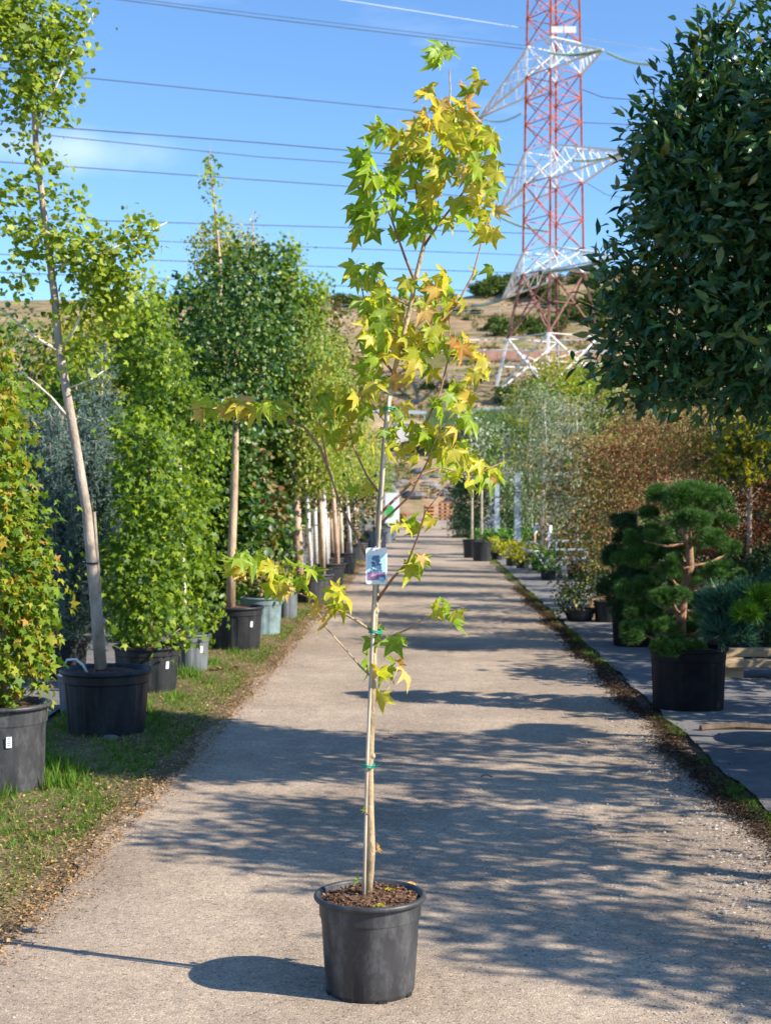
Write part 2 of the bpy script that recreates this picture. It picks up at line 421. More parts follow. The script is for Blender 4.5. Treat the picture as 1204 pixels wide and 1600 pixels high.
g = leafmat
M['gum_green'] = g('gum_green', [(.13, .25, .012), (.26, .40, .015), (.38, .48, .02)], .45, .5, .4)
M['gum_yellow'] = g('gum_yellow', [(.40, .46, .015), (.56, .54, .03), (.64, .54, .06)], .45, .5, .4, (1.35, 1.35, .7))
M['gum_orange'] = g('gum_orange', [(.66, .50, .06), (.68, .42, .12), (.66, .52, .18)], .5, .42, .35, (1.3, 1.15, .8))
M['laurel'] = g('laurel', [(.02, .07, .03), (.045, .125, .045), (.10, .20, .05)], .34, .16, .5)
M['laurel_new'] = g('laurel_new', [(.10, .15, .02), (.16, .19, .025), (.20, .19, .04)], .32, .22, .5)
M['ginkgo'] = g('ginkgo', [(.13, .20, .02), (.26, .34, .03), (.42, .46, .06)], .5, .38, .3)
M['field_maple'] = g('field_maple', [(.11, .19, .015), (.22, .30, .02), (.36, .34, .03), (.46, .23, .05)], .5, .35, .3)
M['field_maple_g'] = g('field_maple_g', [(.06, .13, .012), (.14, .24, .018), (.26, .33, .025)], .5, .35, .3)
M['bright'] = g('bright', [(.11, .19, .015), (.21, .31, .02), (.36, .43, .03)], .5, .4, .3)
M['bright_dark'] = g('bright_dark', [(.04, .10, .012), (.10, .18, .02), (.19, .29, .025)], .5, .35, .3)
M['cedar'] = g('cedar', [(.09, .15, .12), (.16, .24, .20), (.23, .33, .28)], .6, .12, .25, (1, 1, 1))
M['magnolia'] = g('magnolia', [(.018, .06, .012), (.035, .095, .016), (.08, .16, .02), (.20, .26, .04)], .42, .2, .38)
M['magnolia_rust'] = g('magnolia_rust', [(.03, .07, .015), (.06, .11, .02), (.20, .17, .05), (.30, .13, .05)], .42, .18, .45)
M['yellowgreen'] = g('yellowgreen', [(.20, .24, .02), (.36, .36, .03), (.52, .44, .03)], .5, .35, .3)
M['birch'] = g('birch', [(.12, .19, .03), (.25, .31, .04), (.40, .42, .07), (.46, .40, .09)], .5, .38, .3)
M['birch_g'] = g('birch_g', [(.08, .17, .03), (.16, .26, .04), (.30, .37, .07)], .5, .38, .3)
M['silver'] = g('silver', [(.14, .19, .11), (.30, .35, .22), (.52, .55, .42)], .5, .25, .35, (1, 1, .9))
M['bronze'] = g('bronze', [(.12, .13, .03), (.29, .20, .07), (.46, .26, .12), (.24, .27, .08)], .55, .35, .25, (1.3, 1.1, .8))
M['bronze_red'] = g('bronze_red', [(.12, .045, .025), (.24, .09, .04), (.36, .17, .08)], .55, .35, .25, (1.3, .9, .7))
M['olive_mix'] = g('olive_mix', [(.08, .12, .03), (.20, .24, .06), (.36, .35, .14), (.32, .20, .08)], .55, .3, .25)
M['gold'] = g('gold', [(.30, .30, .015), (.48, .42, .02), (.58, .48, .03)], .5, .35, .3)
M['pine'] = g('pine', [(.025, .08, .018), (.06, .16, .03), (.15, .28, .06)], .5, .15, .35)
M['pine_blue'] = g('pine_blue', [(.012, .05, .04), (.03, .11, .075), (.08, .19, .09)], .5, .1, .35)
M['darkconifer'] = g('darkconifer', [(.02, .055, .022), (.04, .10, .035), (.08, .15, .045)], .55, .1, .3)
M['grass'] = g('grass', [(.06, .13, .02), (.13, .22, .03), (.25, .30, .06), (.44, .34, .17)], .55, .3, .25)
M['grass_green'] = g('grass_green', [(.05, .12, .015), (.10, .20, .02), (.17, .28, .03)], .55, .3, .25)
M['litter'] = g('litter', [(.20, .10, .05), (.36, .20, .09), (.56, .40, .20), (.15, .08, .04), (.50, .28, .10)], .8, .1, .15, (1, 1, 1))
M['litter_dark'] = g('litter_dark', [(.05, .03, .02), (.10, .06, .035), (.16, .10, .06)], .85, .05, .1, (1, 1, 1))
M['box_green'] = g('box_green', [(.05, .14, .012), (.09, .22, .02), (.16, .30, .03)], .45, .3, .35)
M['hillshrub'] = g('hillshrub', [(.05, .09, .02), (.09, .14, .03), (.15, .19, .05)], .7, .1, .15)
M['reed'] = g('reed', [(.10, .15, .06), (.15, .21, .09), (.20, .25, .12)], .7, .15, .15)

for nm_, edge in (('gum_green', (.30, .36, .03)), ('gum_yellow', (.62, .46, .06)), ('gum_orange', (.50, .20, .08))):
    nn, ll = M[nm_].node_tree.nodes, M[nm_].node_tree.links
    hs = [q for q in nn if q.bl_idname == 'ShaderNodeHueSaturation'][0]; src = hs.inputs['Color'].links[0].from_socket
    at = nn.new('ShaderNodeAttribute'); at.attribute_name = 'vein'
    # veins a little paler, margins turning with a blotchy noise
    tcx = nn.new('ShaderNodeTexCoord'); nq = nn.new('ShaderNodeTexNoise'); nq.inputs['Scale'].default_value = 1.6; nq.inputs['Detail'].default_value = 4; ll.new(tcx.outputs['Object'], nq.inputs[0])
    oi2 = nn.new('ShaderNodeObjectInfo'); off = nn.new('ShaderNodeVectorMath'); off.operation = 'ADD'; sc9 = nn.new('ShaderNodeMath'); sc9.operation = 'MULTIPLY'; sc9.inputs[1].default_value = 40; ll.new(oi2.outputs['Random'], sc9.inputs[0])
    ll.new(tcx.outputs['Object'], off.inputs[0]); ll.new(sc9.outputs[0], off.inputs[1]); ll.new(off.outputs[0], nq.inputs[0])
    su = nn.new('ShaderNodeMath'); su.operation = 'MULTIPLY_ADD'; su.inputs[1].default_value = -.22; ll.new(at.outputs['Fac'], su.inputs[0]); ll.new(nq.outputs['Fac'], su.inputs[2])
    mr = nn.new('ShaderNodeMapRange'); mr.inputs[1].default_value = .40; mr.inputs[2].default_value = .62; mr.inputs[4].default_value = .85; ll.new(su.outputs[0], mr.inputs[0])
    m1 = nn.new('ShaderNodeMix'); m1.data_type = 'RGBA'; m1.inputs[7].default_value = (*edge, 1); ll.new(mr.outputs[0], m1.inputs[0]); ll.new(src, m1.inputs[6])
    pw = nn.new('ShaderNodeMath'); pw.operation = 'POWER'; pw.inputs[1].default_value = 5; ll.new(at.outputs['Fac'], pw.inputs[0])
    pm_ = nn.new('ShaderNodeMath'); pm_.operation = 'MULTIPLY'; pm_.inputs[1].default_value = .5; ll.new(pw.outputs[0], pm_.inputs[0])
    m2_ = nn.new('ShaderNodeMix'); m2_.data_type = 'RGBA'; m2_.inputs[7].default_value = (.62, .62, .22, 1); ll.new(pm_.outputs[0], m2_.inputs[0]); ll.new(m1.outputs[2], m2_.inputs[6]); ll.new(m2_.outputs[2], hs.inputs['Color'])
# ================================================================ LARGE STRUCTURE
# ---- terrain: flat ground to 118 m, then the terraced hill
PROF = [(-60, 0), (118, 0), (124, 1.6), (131, 3.6), (140, 5.6), (150, 6.4), (160, 8.6), (166, 10.6), (172, 11.0), (186, 15.0), (198, 18.2), (203, 18.8), (206, 21.0), (214, 22.4), (226, 25.6), (240, 28.6), (256, 33.2), (264, 34.2), (290, 40.0), (320, 44.0), (420, 47), (900, 30)]
PD, PH = zip(*PROF)
def terr(x, y):
    h = np.interp(y, PD, PH)
    x = np.asarray(x, float); y = np.asarray(y, float)
    side = np.clip((np.abs(x - 5) - 8) / 40, 0, 1.6)
    up = np.clip((y - 225) / 70, 0, 1)
    h = h + up * side * 6.5 * np.where(x > 0, 1.0, -.05)
    roll = np.clip((y - 122) / 40, 0, 1)
    h = h + roll * (np.sin(x * .11 + y * .03) * .5 + np.sin(x * .31 + y * .17) * .18 + np.sin(x * .043 - y * .06) * .7)
    return h
def noisegrid(x, y, s):
    return np.sin(x * 5.1 + s) * np.cos(y * 4.3 + s * 2) * .5 + np.sin(x * 13.7 + y * 9.1 + s) * .3 + np.sin(x * 29 - y * 31 + s) * .2

def ground_mat(name, c_list, scales, bump=.5, bscale=120.0, pebble=None):
    m = bpy.data.materials.new(name); m.use_nodes = True
    n, l = m.node_tree.nodes, m.node_tree.links; b = n['Principled BSDF']
    b.inputs['Roughness'].default_value = .95; b.inputs['Specular IOR Level'].default_value = .15
    t = n.new('ShaderNodeTexCoord')
    last = None
    for i, (ca, cb, sc_, lo, hi) in enumerate(scales):
        nz = n.new('ShaderNodeTexNoise'); nz.inputs['Scale'].default_value = sc_; nz.inputs['Detail'].default_value = 8; nz.inputs['Roughness'].default_value = .6
        l.new(t.outputs['Object'], nz.inputs[0])
        rp = n.new('ShaderNodeValToRGB'); rp.color_ramp.elements[0].position = lo; rp.color_ramp.elements[1].position = hi
        rp.color_ramp.elements[0].color = (*ca, 1); rp.color_ramp.elements[1].color = (*cb, 1)
        l.new(nz.outputs['Fac'], rp.inputs[0])
        if last is None: last = rp.outputs[0]
        else:
            mu = n.new('ShaderNodeMix'); mu.data_type = 'RGBA'; mu.blend_type = 'MULTIPLY'; mu.inputs[0].default_value = 1
            l.new(last, mu.inputs[6]); l.new(rp.outputs[0], mu.inputs[7]); last = mu.outputs[2]
    if pebble:
        sc_, lo_c, hi_c = pebble
        vo = n.new('ShaderNodeTexVoronoi'); vo.inputs['Scale'].default_value = sc_; l.new(t.outputs['Object'], vo.inputs[0])
        sp = n.new('ShaderNodeSeparateColor'); l.new(vo.outputs['Color'], sp.inputs[0])
        rp = n.new('ShaderNodeValToRGB'); e = rp.color_ramp.elements
        e[0].position = 0.0; e[0].color = (lo_c, lo_c, lo_c, 1); e[1].position = 1; e[1].color = (hi_c, hi_c * .98, hi_c * .95, 1)
        q = e.new(.12); q.color = (.9, .9, .9, 1); q = e.new(.85); q.color = (1.05, 1.04, 1.03, 1)
        l.new(sp.outputs[0], rp.inputs[0])
        mu = n.new('ShaderNodeMix'); mu.data_type = 'RGBA'; mu.blend_type = 'MULTIPLY'; mu.inputs[0].default_value = 1
        l.new(last, mu.inputs[6]); l.new(rp.outputs[0], mu.inputs[7]); last = mu.outputs[2]
        bp = n.new('ShaderNodeBump'); bp.inputs['Strength'].default_value = bump; bp.inputs['Distance'].default_value = .004; bp.invert = True
        l.new(vo.outputs['Distance'], bp.inputs['Height'])
        nz2 = n.new('ShaderNodeTexNoise'); nz2.inputs['Scale'].default_value = 9; nz2.inputs['Detail'].default_value = 5; l.new(t.outputs['Object'], nz2.inputs[0])
        bp2 = n.new('ShaderNodeBump'); bp2.inputs['Strength'].default_value = .35; bp2.inputs['Distance'].default_value = .02
        l.new(nz2.outputs['Fac'], bp2.inputs['Height']); l.new(bp.outputs[0], bp2.inputs['Normal']); l.new(bp2.outputs[0], b.inputs['Normal'])
    else:
        nz2 = n.new('ShaderNodeTexNoise'); nz2.inputs['Scale'].default_value = bscale; nz2.inputs['Detail'].default_value = 5; l.new(t.outputs['Object'], nz2.inputs[0])
        bp = n.new('ShaderNodeBump'); bp.inputs['Strength'].default_value = bump; bp.inputs['Distance'].default_value = .02
        l.new(nz2.outputs['Fac'], bp.inputs['Height']); l.new(bp.outputs[0], b.inputs['Normal'])
    l.new(last, b.inputs['Base Color'])
    return m
W = (1, 1, 1)
M['road'] = ground_mat('road', None, [((.43, .335, .245), (.53, .43, .325), .35, .35, .65), ((.80, .79, .79), W, 1.1, .38, .6), ((.88, .88, .89), W, 5.7, .35, .6), ((.80, .79, .80), (1.08, 1.07, 1.06), 38, .3, .7)], .55, pebble=(130, .42, 1.45))
M['soil_ground'] = ground_mat('soil_ground', None, [((.16, .115, .08), (.27, .20, .14), .9, .35, .65), ((.6, .6, .6), (1.1, 1.1, 1.1), 25, .3, .7)], .8, 60)
M['verge'] = ground_mat('verge', None, [((.15, .11, .06), (.28, .21, .12), 2.2, .35, .65), ((.55, .6, .5), (1.1, 1.1, 1.1), 30, .3, .7)], .9, 60)
M['fabric'] = ground_mat('fabric', None, [((.15, .15, .155), (.29, .27, .25), .8, .35, .65), ((.75, .75, .77), (1.12, 1.1, 1.08), 8, .3, .7), ((.85, .85, .85), (1.1, 1.1, 1.1), 90, .3, .7)], .35, 240)
nn, ll = M['road'].node_tree.nodes, M['road'].node_tree.links; bb = nn['Principled BSDF']; src = bb.inputs['Base Color'].links[0].from_socket
tcx = nn.new('ShaderNodeTexCoord'); sx_ = nn.new('ShaderNodeSeparateXYZ'); ll.new(tcx.outputs['Object'], sx_.inputs[0])
nw = nn.new('ShaderNodeTexNoise'); nw.inputs['Scale'].default_value = .8; nw.inputs['Detail'].default_value = 3; ll.new(tcx.outputs['Object'], nw.inputs[0])
yy_ = nn.new('ShaderNodeMath'); yy_.operation = 'MULTIPLY_ADD'; yy_.inputs[1].default_value = -.0272; ll.new(sx_.outputs[1], yy_.inputs[0]); ll.new(sx_.outputs[0], yy_.inputs[2])     # across the lane
wb = nn.new('ShaderNodeMath'); wb.operation = 'MULTIPLY_ADD'; wb.inputs[1].default_value = .35; ll.new(nw.outputs['Fac'], wb.inputs[0]); ll.new(yy_.outputs[0], wb.inputs[2])
sn = nn.new('ShaderNodeMath'); sn.operation = 'MULTIPLY'; sn.inputs[1].default_value = 4.1; ll.new(wb.outputs[0], sn.inputs[0]); cs = nn.new('ShaderNodeMath'); cs.operation = 'COSINE'; ll.new(sn.outputs[0], cs.inputs[0])
mt = nn.new('ShaderNodeMapRange'); mt.inputs[1].default_value = -1; mt.inputs[2].default_value = 1; mt.inputs[3].default_value = 1.05; mt.inputs[4].default_value = .90; ll.new(cs.outputs[0], mt.inputs[0])
mw = nn.new('ShaderNodeVectorMath'); mw.operation = 'SCALE'; ll.new(src, mw.inputs[0]); ll.new(mt.outputs[0], mw.inputs['Scale']); ll.new(mw.outputs[0], bb.inputs['Base Color'])
M['hill'] = ground_mat('hill', None, [((.29, .195, .125), (.43, .31, .205), .07, .35, .6), ((.50, .66, .40), (1.05, 1.03, 1.0), .11, .40, .50), ((.70, .78, .62), (1.1, 1.06, 1.05), .5, .38, .6), ((.75, .75, .72), (1.1, 1.1, 1.1), 1.2, .3, .7)], 1.0, 2.5)

def grid_sheet(name, xs, ys, zf, m, kind='structure'):
    X, Y = np.meshgrid(xs, ys); Z = zf(X, Y)
    V = np.stack([X, Y, Z], -1).reshape(-1, 3); nx = len(xs); i = np.arange((len(ys) - 1) * (nx - 1)); r, c = i // (nx - 1), i % (nx - 1); a = r * nx + c
    o = link(name, np_mesh(name, V, np.stack([a, a + 1, a + nx + 1, a + nx], -1), m, smooth=True)); o['kind'] = kind; return o
grid_sheet('ground', np.concatenate([np.linspace(-900, -60, 15), np.linspace(-40, 40, 9), np.linspace(60, 900, 15)]), np.array([-400, -60, 0, 40, 80, 118.]), lambda x, y: x * 0, M['soil_ground'])
grid_sheet('hill', np.concatenate([np.linspace(-900, -130, 20), np.arange(-120, 121, 1.5), np.linspace(130, 900, 20)]), np.concatenate([np.arange(118, 330, 1.25), np.linspace(332, 900, 30)]), terr, M['hill'])

def strip(name, ds, xl, xr, zf, m, nx=9):
    V = []; Q = []
    for d in ds:
        a, b = xl(d), xr(d)
        for k in range(nx): x = a + (b - a) * k / (nx - 1); V.append((x, d, zf(x, d)))
    for i in range(len(ds) - 1):
        for k in range(nx - 1): a = i * nx + k; Q.append((a, a + 1, a + nx + 1, a + nx))
    o = link(name, np_mesh(name, V, Q, m, smooth=True)); o['kind'] = 'structure'; return o
dsr = np.concatenate([np.arange(-3, 14, .07), np.arange(14, 40, .25), np.arange(40, 123, 1.5)])
edL = lambda d: XL(d) + .07 * noise1(d * 1.3, 1) + .025 * noise1(d * 9, 4)
edR = lambda d: XR(d) + .07 * noise1(d * 1.1, 7) + .025 * noise1(d * 8, 2)
strip('road', dsr, edL, edR, lambda x, d: .010 + .006 * math.sin(x * 1.3 + d * .4), M['road'])
strip('verge', dsr, lambda d: edL(d) - 1.25 - .1 * noise1(d, 3), lambda d: edL(d) + .02, lambda x, d: .004 + .018 * max(0, math.sin((XL(d) - x) * 2.4)) * (1 + .5 * noise1(d * 3 + x * 5, 2)), M['verge'], 12)
dsf = np.concatenate([np.arange(-3, 26, .09), np.arange(26, 110, .8)])
rf = np.random.default_rng(5); wr = [(rf.uniform(-.5, .5), rf.uniform(1.2, 9), rf.uniform(0, 6), rf.uniform(.2, 1)) for _ in range(9)]
def fabz(x, d):
    z = 0
    for a, fr_, ph, am in wr: z += am * max(0, math.sin(fr_ * (d + a * x * 2) + ph) - .62)
    return .022 + .022 * z
strip('ground_cover_fabric', dsf, lambda d: XR(d) + .20 + .03 * noise1(d * 2, 6), lambda d: XR(d) + 9, fabz, M['fabric'], 46)
strip('ground_cover_fabric', dsf, lambda d: XL(d) - 9, lambda d: XL(d) - 1.3, fabz, M['fabric'], 30)

# ---- haze-free hill things: walls, rails, fences
def hz(x, y): return float(terr(np.array([x]), np.array([y]))[0])
def wall(name, label, cat, x0, x1, y, z0, z1, th, m):
    t = thing(name, label, cat, ((x0 + x1) / 2, y, z0))
    MB().box((0, 0, (z1 - z0) / 2), (x1 - x0, th, z1 - z0)).build('wall', m, t)
    MB().box((0, 0, z1 - z0 + .06), (x1 - x0 + .1, th + .12, .12)).build('coping', M['white_print'], t)
    return t
M['redwall'] = mat('redwall', (.40, .22, .17), .9, .2, .6, .4, 6)
M['whitewall'] = mat('whitewall', (.72, .68, .62), .85, .08, 1)
x0, x1 = P(742, 565, 205)[0], P(935, 565, 205)[0]
zt = P(800, 548, 203)[2]; zb = P(800, 583, 203)[2]
t = thing('retaining_wall', 'long reddish brown retaining wall high on the hillside behind the pylon', 'wall', ((x0 + x1) / 2, 203, zb - 1))
for k in range(6):
    w_ = (x1 - x0) / 6
    MB().box((-(x1 - x0) / 2 + w_ * (k + .5), 0, (zt - zb + 1) / 2), (w_ - .06, .5, zt - zb + 1 - (.25 if k in (1, 2) else 0))).build('panel', M['redwall'], t)
t = thing('white_railing', 'white railing in front of the reddish retaining wall on the hill', 'railing', (x0 + 3, 201.5, P(0, 583, 201.5)[2]))
for k in range(14): MB().box((k * 1.3, 0, .35), (.18, .12, 1.0)).build('post', M['white_print'], t)
MB().box((8.5, 0, .75), (17.2, .08, .28)).build('rail', M['white_print'], t)
for px, a, b_ in ((873, 573, 586), (896, 573, 588), (918, 572, 592)):
    q = P(px, b_, 199); o = MB().box((0, 0, .6), (.7, .5, 1.3)).build('marker_block', M['white_print'], None, loc=q)
    tag(o, {873: 'first of three small white blocks standing under the pylon', 896: 'middle of three small white blocks standing under the pylon', 918: 'third and tallest small white block, nearest the laurel crown'}[px], 'block', 'white blocks under the pylon')
q0, q1 = P(612, 684, 152), P(656, 684, 152)
t = thing('white_hut', 'low white wall seen through the leaves above the dirt bank', 'wall', ((q0[0] + q1[0]) / 2, 152, q0[2] - .6))
MB().box((0, 0, 1.0), (q1[0] - q0[0], 2.4, 2.0)).build('wall', M['whitewall'], t)
MB().box((0, 0, 2.06), (q1[0] - q0[0] + .3, 2.7, .12)).build('roof', M['whitewall'], t)
# guard rail along the hill road
t = thing('guard_rail', 'grey metal guard rail along the road cut into the hillside', 'guard rail', (0, 166, hz(0, 166)))
for k in range(16):
    x = -6 + k * 2.6; MB().box((x, 0, hz(x, 166) - hz(0, 166) + .3), (.14, .14, 1.2)).build('post', M['galv'], t)
mb = MB(); pts = [(-8 + k * 1.3, -.1, hz(-8 + k * 1.3, 166) - hz(0, 166) + .75) for k in range(34)]
for a, b_ in zip(pts, pts[1:]): mb.beam(a, b_, .06, .34)
mb.build('rail', M['galv'], t)
for fi, (yy, n_, lb) in enumerate(((186, 16, 'wire fence on dark posts crossing the lower dry slope'), (262, 18, 'wire fence on posts crossing the upper dry slope'))):
    t = thing('wire_fence', lb, 'fence', (0, yy, hz(0, yy)))
    top = []
    for k in range(n_):
        x = -14 + k * 3.1; z = hz(x, yy) - hz(0, yy); top.append((x, 0, z + 1.3)); MB().tube([(x, 0, z - .3), (x, 0, z + 1.5)], .07, 5).build('post', M['bark_grey'], t)
    for dz in (0, -.55): MB().tube([(a, b_, c + dz) for a, b_, c in top], .025, 3).build('wire', M['galv'], t)

# ---- shrubs on the hill
shr = []
for s in range(5):
    rg = np.random.default_rng(100 + s)
    bl = [(rg.uniform(-.6, .6), rg.uniform(-.6, .6), rg.uniform(.5, .9), rg.uniform(.5, .9), rg.uniform(.5, .9), rg.uniform(.4, .7)) for _ in range(5)]
    pos, tip, nor, sz, _ = blob_leaves(bl, 1100, 5, .09, .17, rg); V, Ts = cloud('oval' if s % 2 else 'diamond', pos, tip, nor, sz, rg)
    shr.append(np_mesh('shrub', V, Ts, M['hillshrub']))
rg = np.random.default_rng(3)
spots = []
def addsp(px0, px1, y0, y1, n, s0, s1):
    for _ in range(n): spots.append((rg.uniform(px0, px1), rg.uniform(y0, y1), rg.uniform(s0, s1)))
def hit(px, py):      # where the sight line meets the hill
    ys = np.arange(122, 420, .5); p = np.array([P(px, py, y) for y in ys]); dz = p[:, 2] - terr(p[:, 0], ys); i = np.argmax(dz < 0)
    if not (dz < 0).any(): i = np.argmin(dz)
    return p[i, 0], ys[i]
addsp(762, 870, 512, 528, 16, 1.2, 1.9); addsp(735, 860, 445, 468, 26, 1.4, 2.4); addsp(860, 1000, 465, 510, 22, 1.2, 2.2)
addsp(640, 760, 470, 500, 5, .5, .9); addsp(860, 960, 430, 450, 7, 1.0, 2.0); addsp(650, 760, 590, 620, 5, .5, .8)
addsp(800, 960, 590, 640, 10, .9, 1.6); addsp(600, 740, 500, 560, 6, .3, .7); addsp(250, 330, 440, 470, 5, 1, 2)
spots += [(535, 478, 1.7), (552, 480, 1.5), (567, 480, 1.6), (700, 450, 1.0), (610, 472, .8)]
for i, (px, py, s_) in enumerate(spots):
    x, y = hit(px, py); o = link('hill_shrub', shr[i % 5], None, (x, y, hz(x, y) - .2)); o.scale = (s_ * 1.25, s_ * 1.2, s_); o.rotation_euler = (0, 0, rg.uniform(0, 6.3))
    w_ = 'left of the sweetgum' if px < 590 else ('behind the sweetgum crown' if px < 735 else ('behind the pylon legs' if px < 865 else 'left of the laurel crown'))
    r_ = 'near the skyline' if py < 482 else ('midway up the slope' if py < 560 else 'low on the slope')
    tag(o, f'{"broad" if s_ > 1.4 else "small"} green shrub {r_} {w_}', 'shrub', 'shrubs on the dry hillside')
n = 17000; y_ = 124 + 170 * rg.random(n); x_ = (rg.uniform(480, 1250, n) - CX) / F * y_; k_ = (np.sin(x_ * .3 + y_ * .11) + np.sin(x_ * .9 - y_ * .23) * .7 + rg.normal(size=n) * .5) > .3; x_, y_ = x_[k_], y_[k_]; n = len(x_)
for nm_, mm_, sel in (('dry_scrub', 'litter', rg.random(n) < .45), ('green_scrub', 'hillshrub', None)):
    sel = sel if sel is not None else ~last_; last_ = sel; q_ = int(sel.sum())
    V, Ts = cloud('spray', np.stack([x_[sel], y_[sel], terr(x_[sel], y_[sel])], 1), np.array([0, 0, 1.]) + rg.normal(size=(q_, 3)) * .3, rg.normal(size=(q_, 3)), rg.uniform(.25, .75, q_), rg)
    tag(link(nm_, np_mesh(nm_, V, Ts, M[mm_])), 'low ' + nm_.replace('_', ' ') + ' speckling the brown hillside', 'scrub', kind='stuff')
# reeds below the hill road
rg = np.random.default_rng(8); n = 16000
px = rg.uniform(668, 810, n); d = rg.uniform(146, 160, n); x = (px - CX) / F * d; z = terr(x, d) + rg.uniform(-.2, 2.6, n) ** 1.0
V, Ts = cloud('tuft', np.stack([x, d, z], 1), np.array([0, 0, 1.]) + rg.normal(size=(n, 3)) * .25, rg.normal(size=(n, 3)), rg.uniform(.6, 1.1, n), rg)
V2, T2 = V, Ts
tag(link('reeds', np_mesh('reeds', V2, T2, M['reed'])), 'bank of grey green reeds below the hillside road', 'reeds', kind='stuff')
# rubble and boulders at the foot of the bank
M['rock'] = mat('rock', (.17, .16, .155), .9, .3, 1.5, .6, 6)
rocks = []
for s in range(4):
    rr = random.Random(s); mb = MB(); mb.lathe([(.05, 0), (.8, .1), (1.0, .45), (.75, .8), (.3, 1.0), (.02, 1.02)], 9, lambda i, k, r: r * rr.uniform(.8, 1.15)); rocks.append(mb.mesh('boulder', M['rock']))
for i in range(34):
    px = rg.uniform(596, 765); d = rg.uniform(122, 134); x = (px - CX) / F * d; o = link('boulder', rocks[i % 4], None, (x, d, hz(x, d) - .15)); s_ = rg.uniform(.3, .75)
    o.scale = (s_ * 1.3, s_, s_ * 1.0); o.rotation_euler = (0, 0, rg.uniform(0, 6.3)); tag(o, f'{"larger" if s_ > .5 else "smaller"} grey boulder {"low" if d < 127 else "higher"} in the rubble {"left" if px < 680 else "right"} on the dirt bank', 'boulder', 'boulders at the end of the road')

# ---- the pylon
M['py_red'] = mat('py_red', (.44, .11, .055), .7, .25, 1.5)
M['py_rust'] = mat('py_rust', (.22, .105, .085), .8, .3, 1.5)
M['py_white'] = mat('py_white', (.74, .72, .71), .6, .1, 1.5)
M['glass_green'] = mat('glass_green', (.20, .30, .25), .25, .2, 4, spec=.7)
M['wire'] = mat('wire', (.07, .075, .085), .6, .1)
M['wire_pale'] = mat('wire_pale', (.6, .62, .65), .5, .1)
D0 = 182.0
pc = P(863, 600, D0)
pyl = thing('electricity_pylon', 'tall red and white lattice electricity pylon standing on the hillside', 'pylon', (pc[0], D0, hz(pc[0], D0)))
pz0 = hz(pc[0], D0)
ang = R(33)       # turned so that all four legs show
ar = np.array([math.cos(ang), math.sin(ang)])
def zpy(py): return H - (py - HY) / F * D0 - pz0
def half(z):      # half width of the body's square at local height z
    zw = zpy(425)
    return float(np.interp(z, [0, zpy(560), zw, zpy(0), zpy(-260)], [5.1, 4.4, 2.65, 2.25, 1.0]))
def leg(k, z):
    h = half(z); c = [(1, 1), (-1, 1), (-1, -1), (1, -1)][k % 4]; x, y = c[0] * h, c[1] * h
    return Vector((x * ar[0] - y * ar[1], x * ar[1] + y * ar[0], z))
def pmat(py):
    if py > 615: return M['py_rust']
    if py > 528: return M['py_white']
    if py > 428: return M['py_rust']
    if py > 393: return M['py_white']
    if py > 287: return M['py_red']
    if py > 237: return M['py_white']
    if py > 120: return M['py_red']
    if py > 72: return M['py_white']
    return M['py_red']
lv = [700, 620, 528, 428, 393, 345, 287, 237, 195, 158, 120, 72, 30, -15, -65, -120, -180, -240]
lz = [max(zpy(p), -.3) for p in lv]
for i in range(len(lv) - 1):
    pm = (lv[i] + lv[i + 1]) / 2; m = pmat(pm); big = i < 3
    for k in range(4):
        MB().beam(leg(k, lz[i]), leg(k, lz[i + 1]), .32 if big else .26).build('leg', m, pyl)
        a, b_, c, dd = leg(k, lz[i]), leg(k + 1, lz[i]), leg(k, lz[i + 1]), leg(k + 1, lz[i + 1])
        MB().beam(a, dd, .17 if big else .10).build('brace', m, pyl); MB().beam(b_, c, .17 if big else .10).build('brace', m, pyl)
        MB().beam(c, dd, .10).build('brace', m, pyl)
        if big:
            mid = (a + dd) / 2 + (b_ + c) / 2; mid /= 2
            MB().beam((a + c) / 2, mid, .11).build('brace', m, pyl); MB().beam((b_ + dd) / 2, mid, .11).build('brace', m, pyl)
            MB().beam((a + c) / 2, (a * .25 + dd * .75 + b_ * 0), .08).build('brace', m, pyl)
# crossarms: each a tapered lattice from the body to its tip
def carm(tip_px, tip_py, dtip, ytop, ybot, side, idx):
    tipp = Vector(P(tip_px, tip_py, dtip)) - Vector((pc[0], D0, pz0)); zt_, zb_ = zpy(ytop), zpy(ybot)
    ks = (2, 3) if side > 0 else (0, 1)
    L = MB(); roots = [leg(ks[0], zt_), leg(ks[1], zt_), leg(ks[0], zb_), leg(ks[1], zb_)]
    for r_ in roots: L.beam(r_, tipp, .21)
    n = 6
    for j in range(n):
        u, v = j / n, (j + 1) / n
        p = [r_.lerp(tipp, u) for r_ in roots]; q = [r_.lerp(tipp, v) for r_ in roots]
        L.beam(p[0], q[2], .10); L.beam(p[1], q[3], .10); L.beam(p[0], q[1], .08); L.beam(q[0], q[2], .08); L.beam(q[1], q[3], .08)
    L.build('crossarm', M['py_white'], pyl)
    return tipp + Vector((pc[0], D0, pz0))
tips = {}
tips['r1'] = carm(940, 80, 168, 76, 122, 1, 0); tips['l1'] = carm(748, 186, 197, 76, 122, -1, 1)
tips['r2'] = carm(980, 238, 166, 237, 290, 1, 2); tips['l2'] = carm(776, 337, 199, 237, 290, -1, 3)
tips['r3'] = carm(962, 402, 168, 393, 430, 1, 4); tips['l3'] = carm(784, 468, 197, 393, 430, -1, 5)
for a, b_ in ((860, 878), (880, 898)): 
    q = Vector(P((a + b_) / 2, 49, D0 - 4)) - Vector((pc[0], D0, pz0)); MB().box(q, ((b_ - a) / F * D0, .15, .75)).build('number_plate', M['py_white'], pyl)
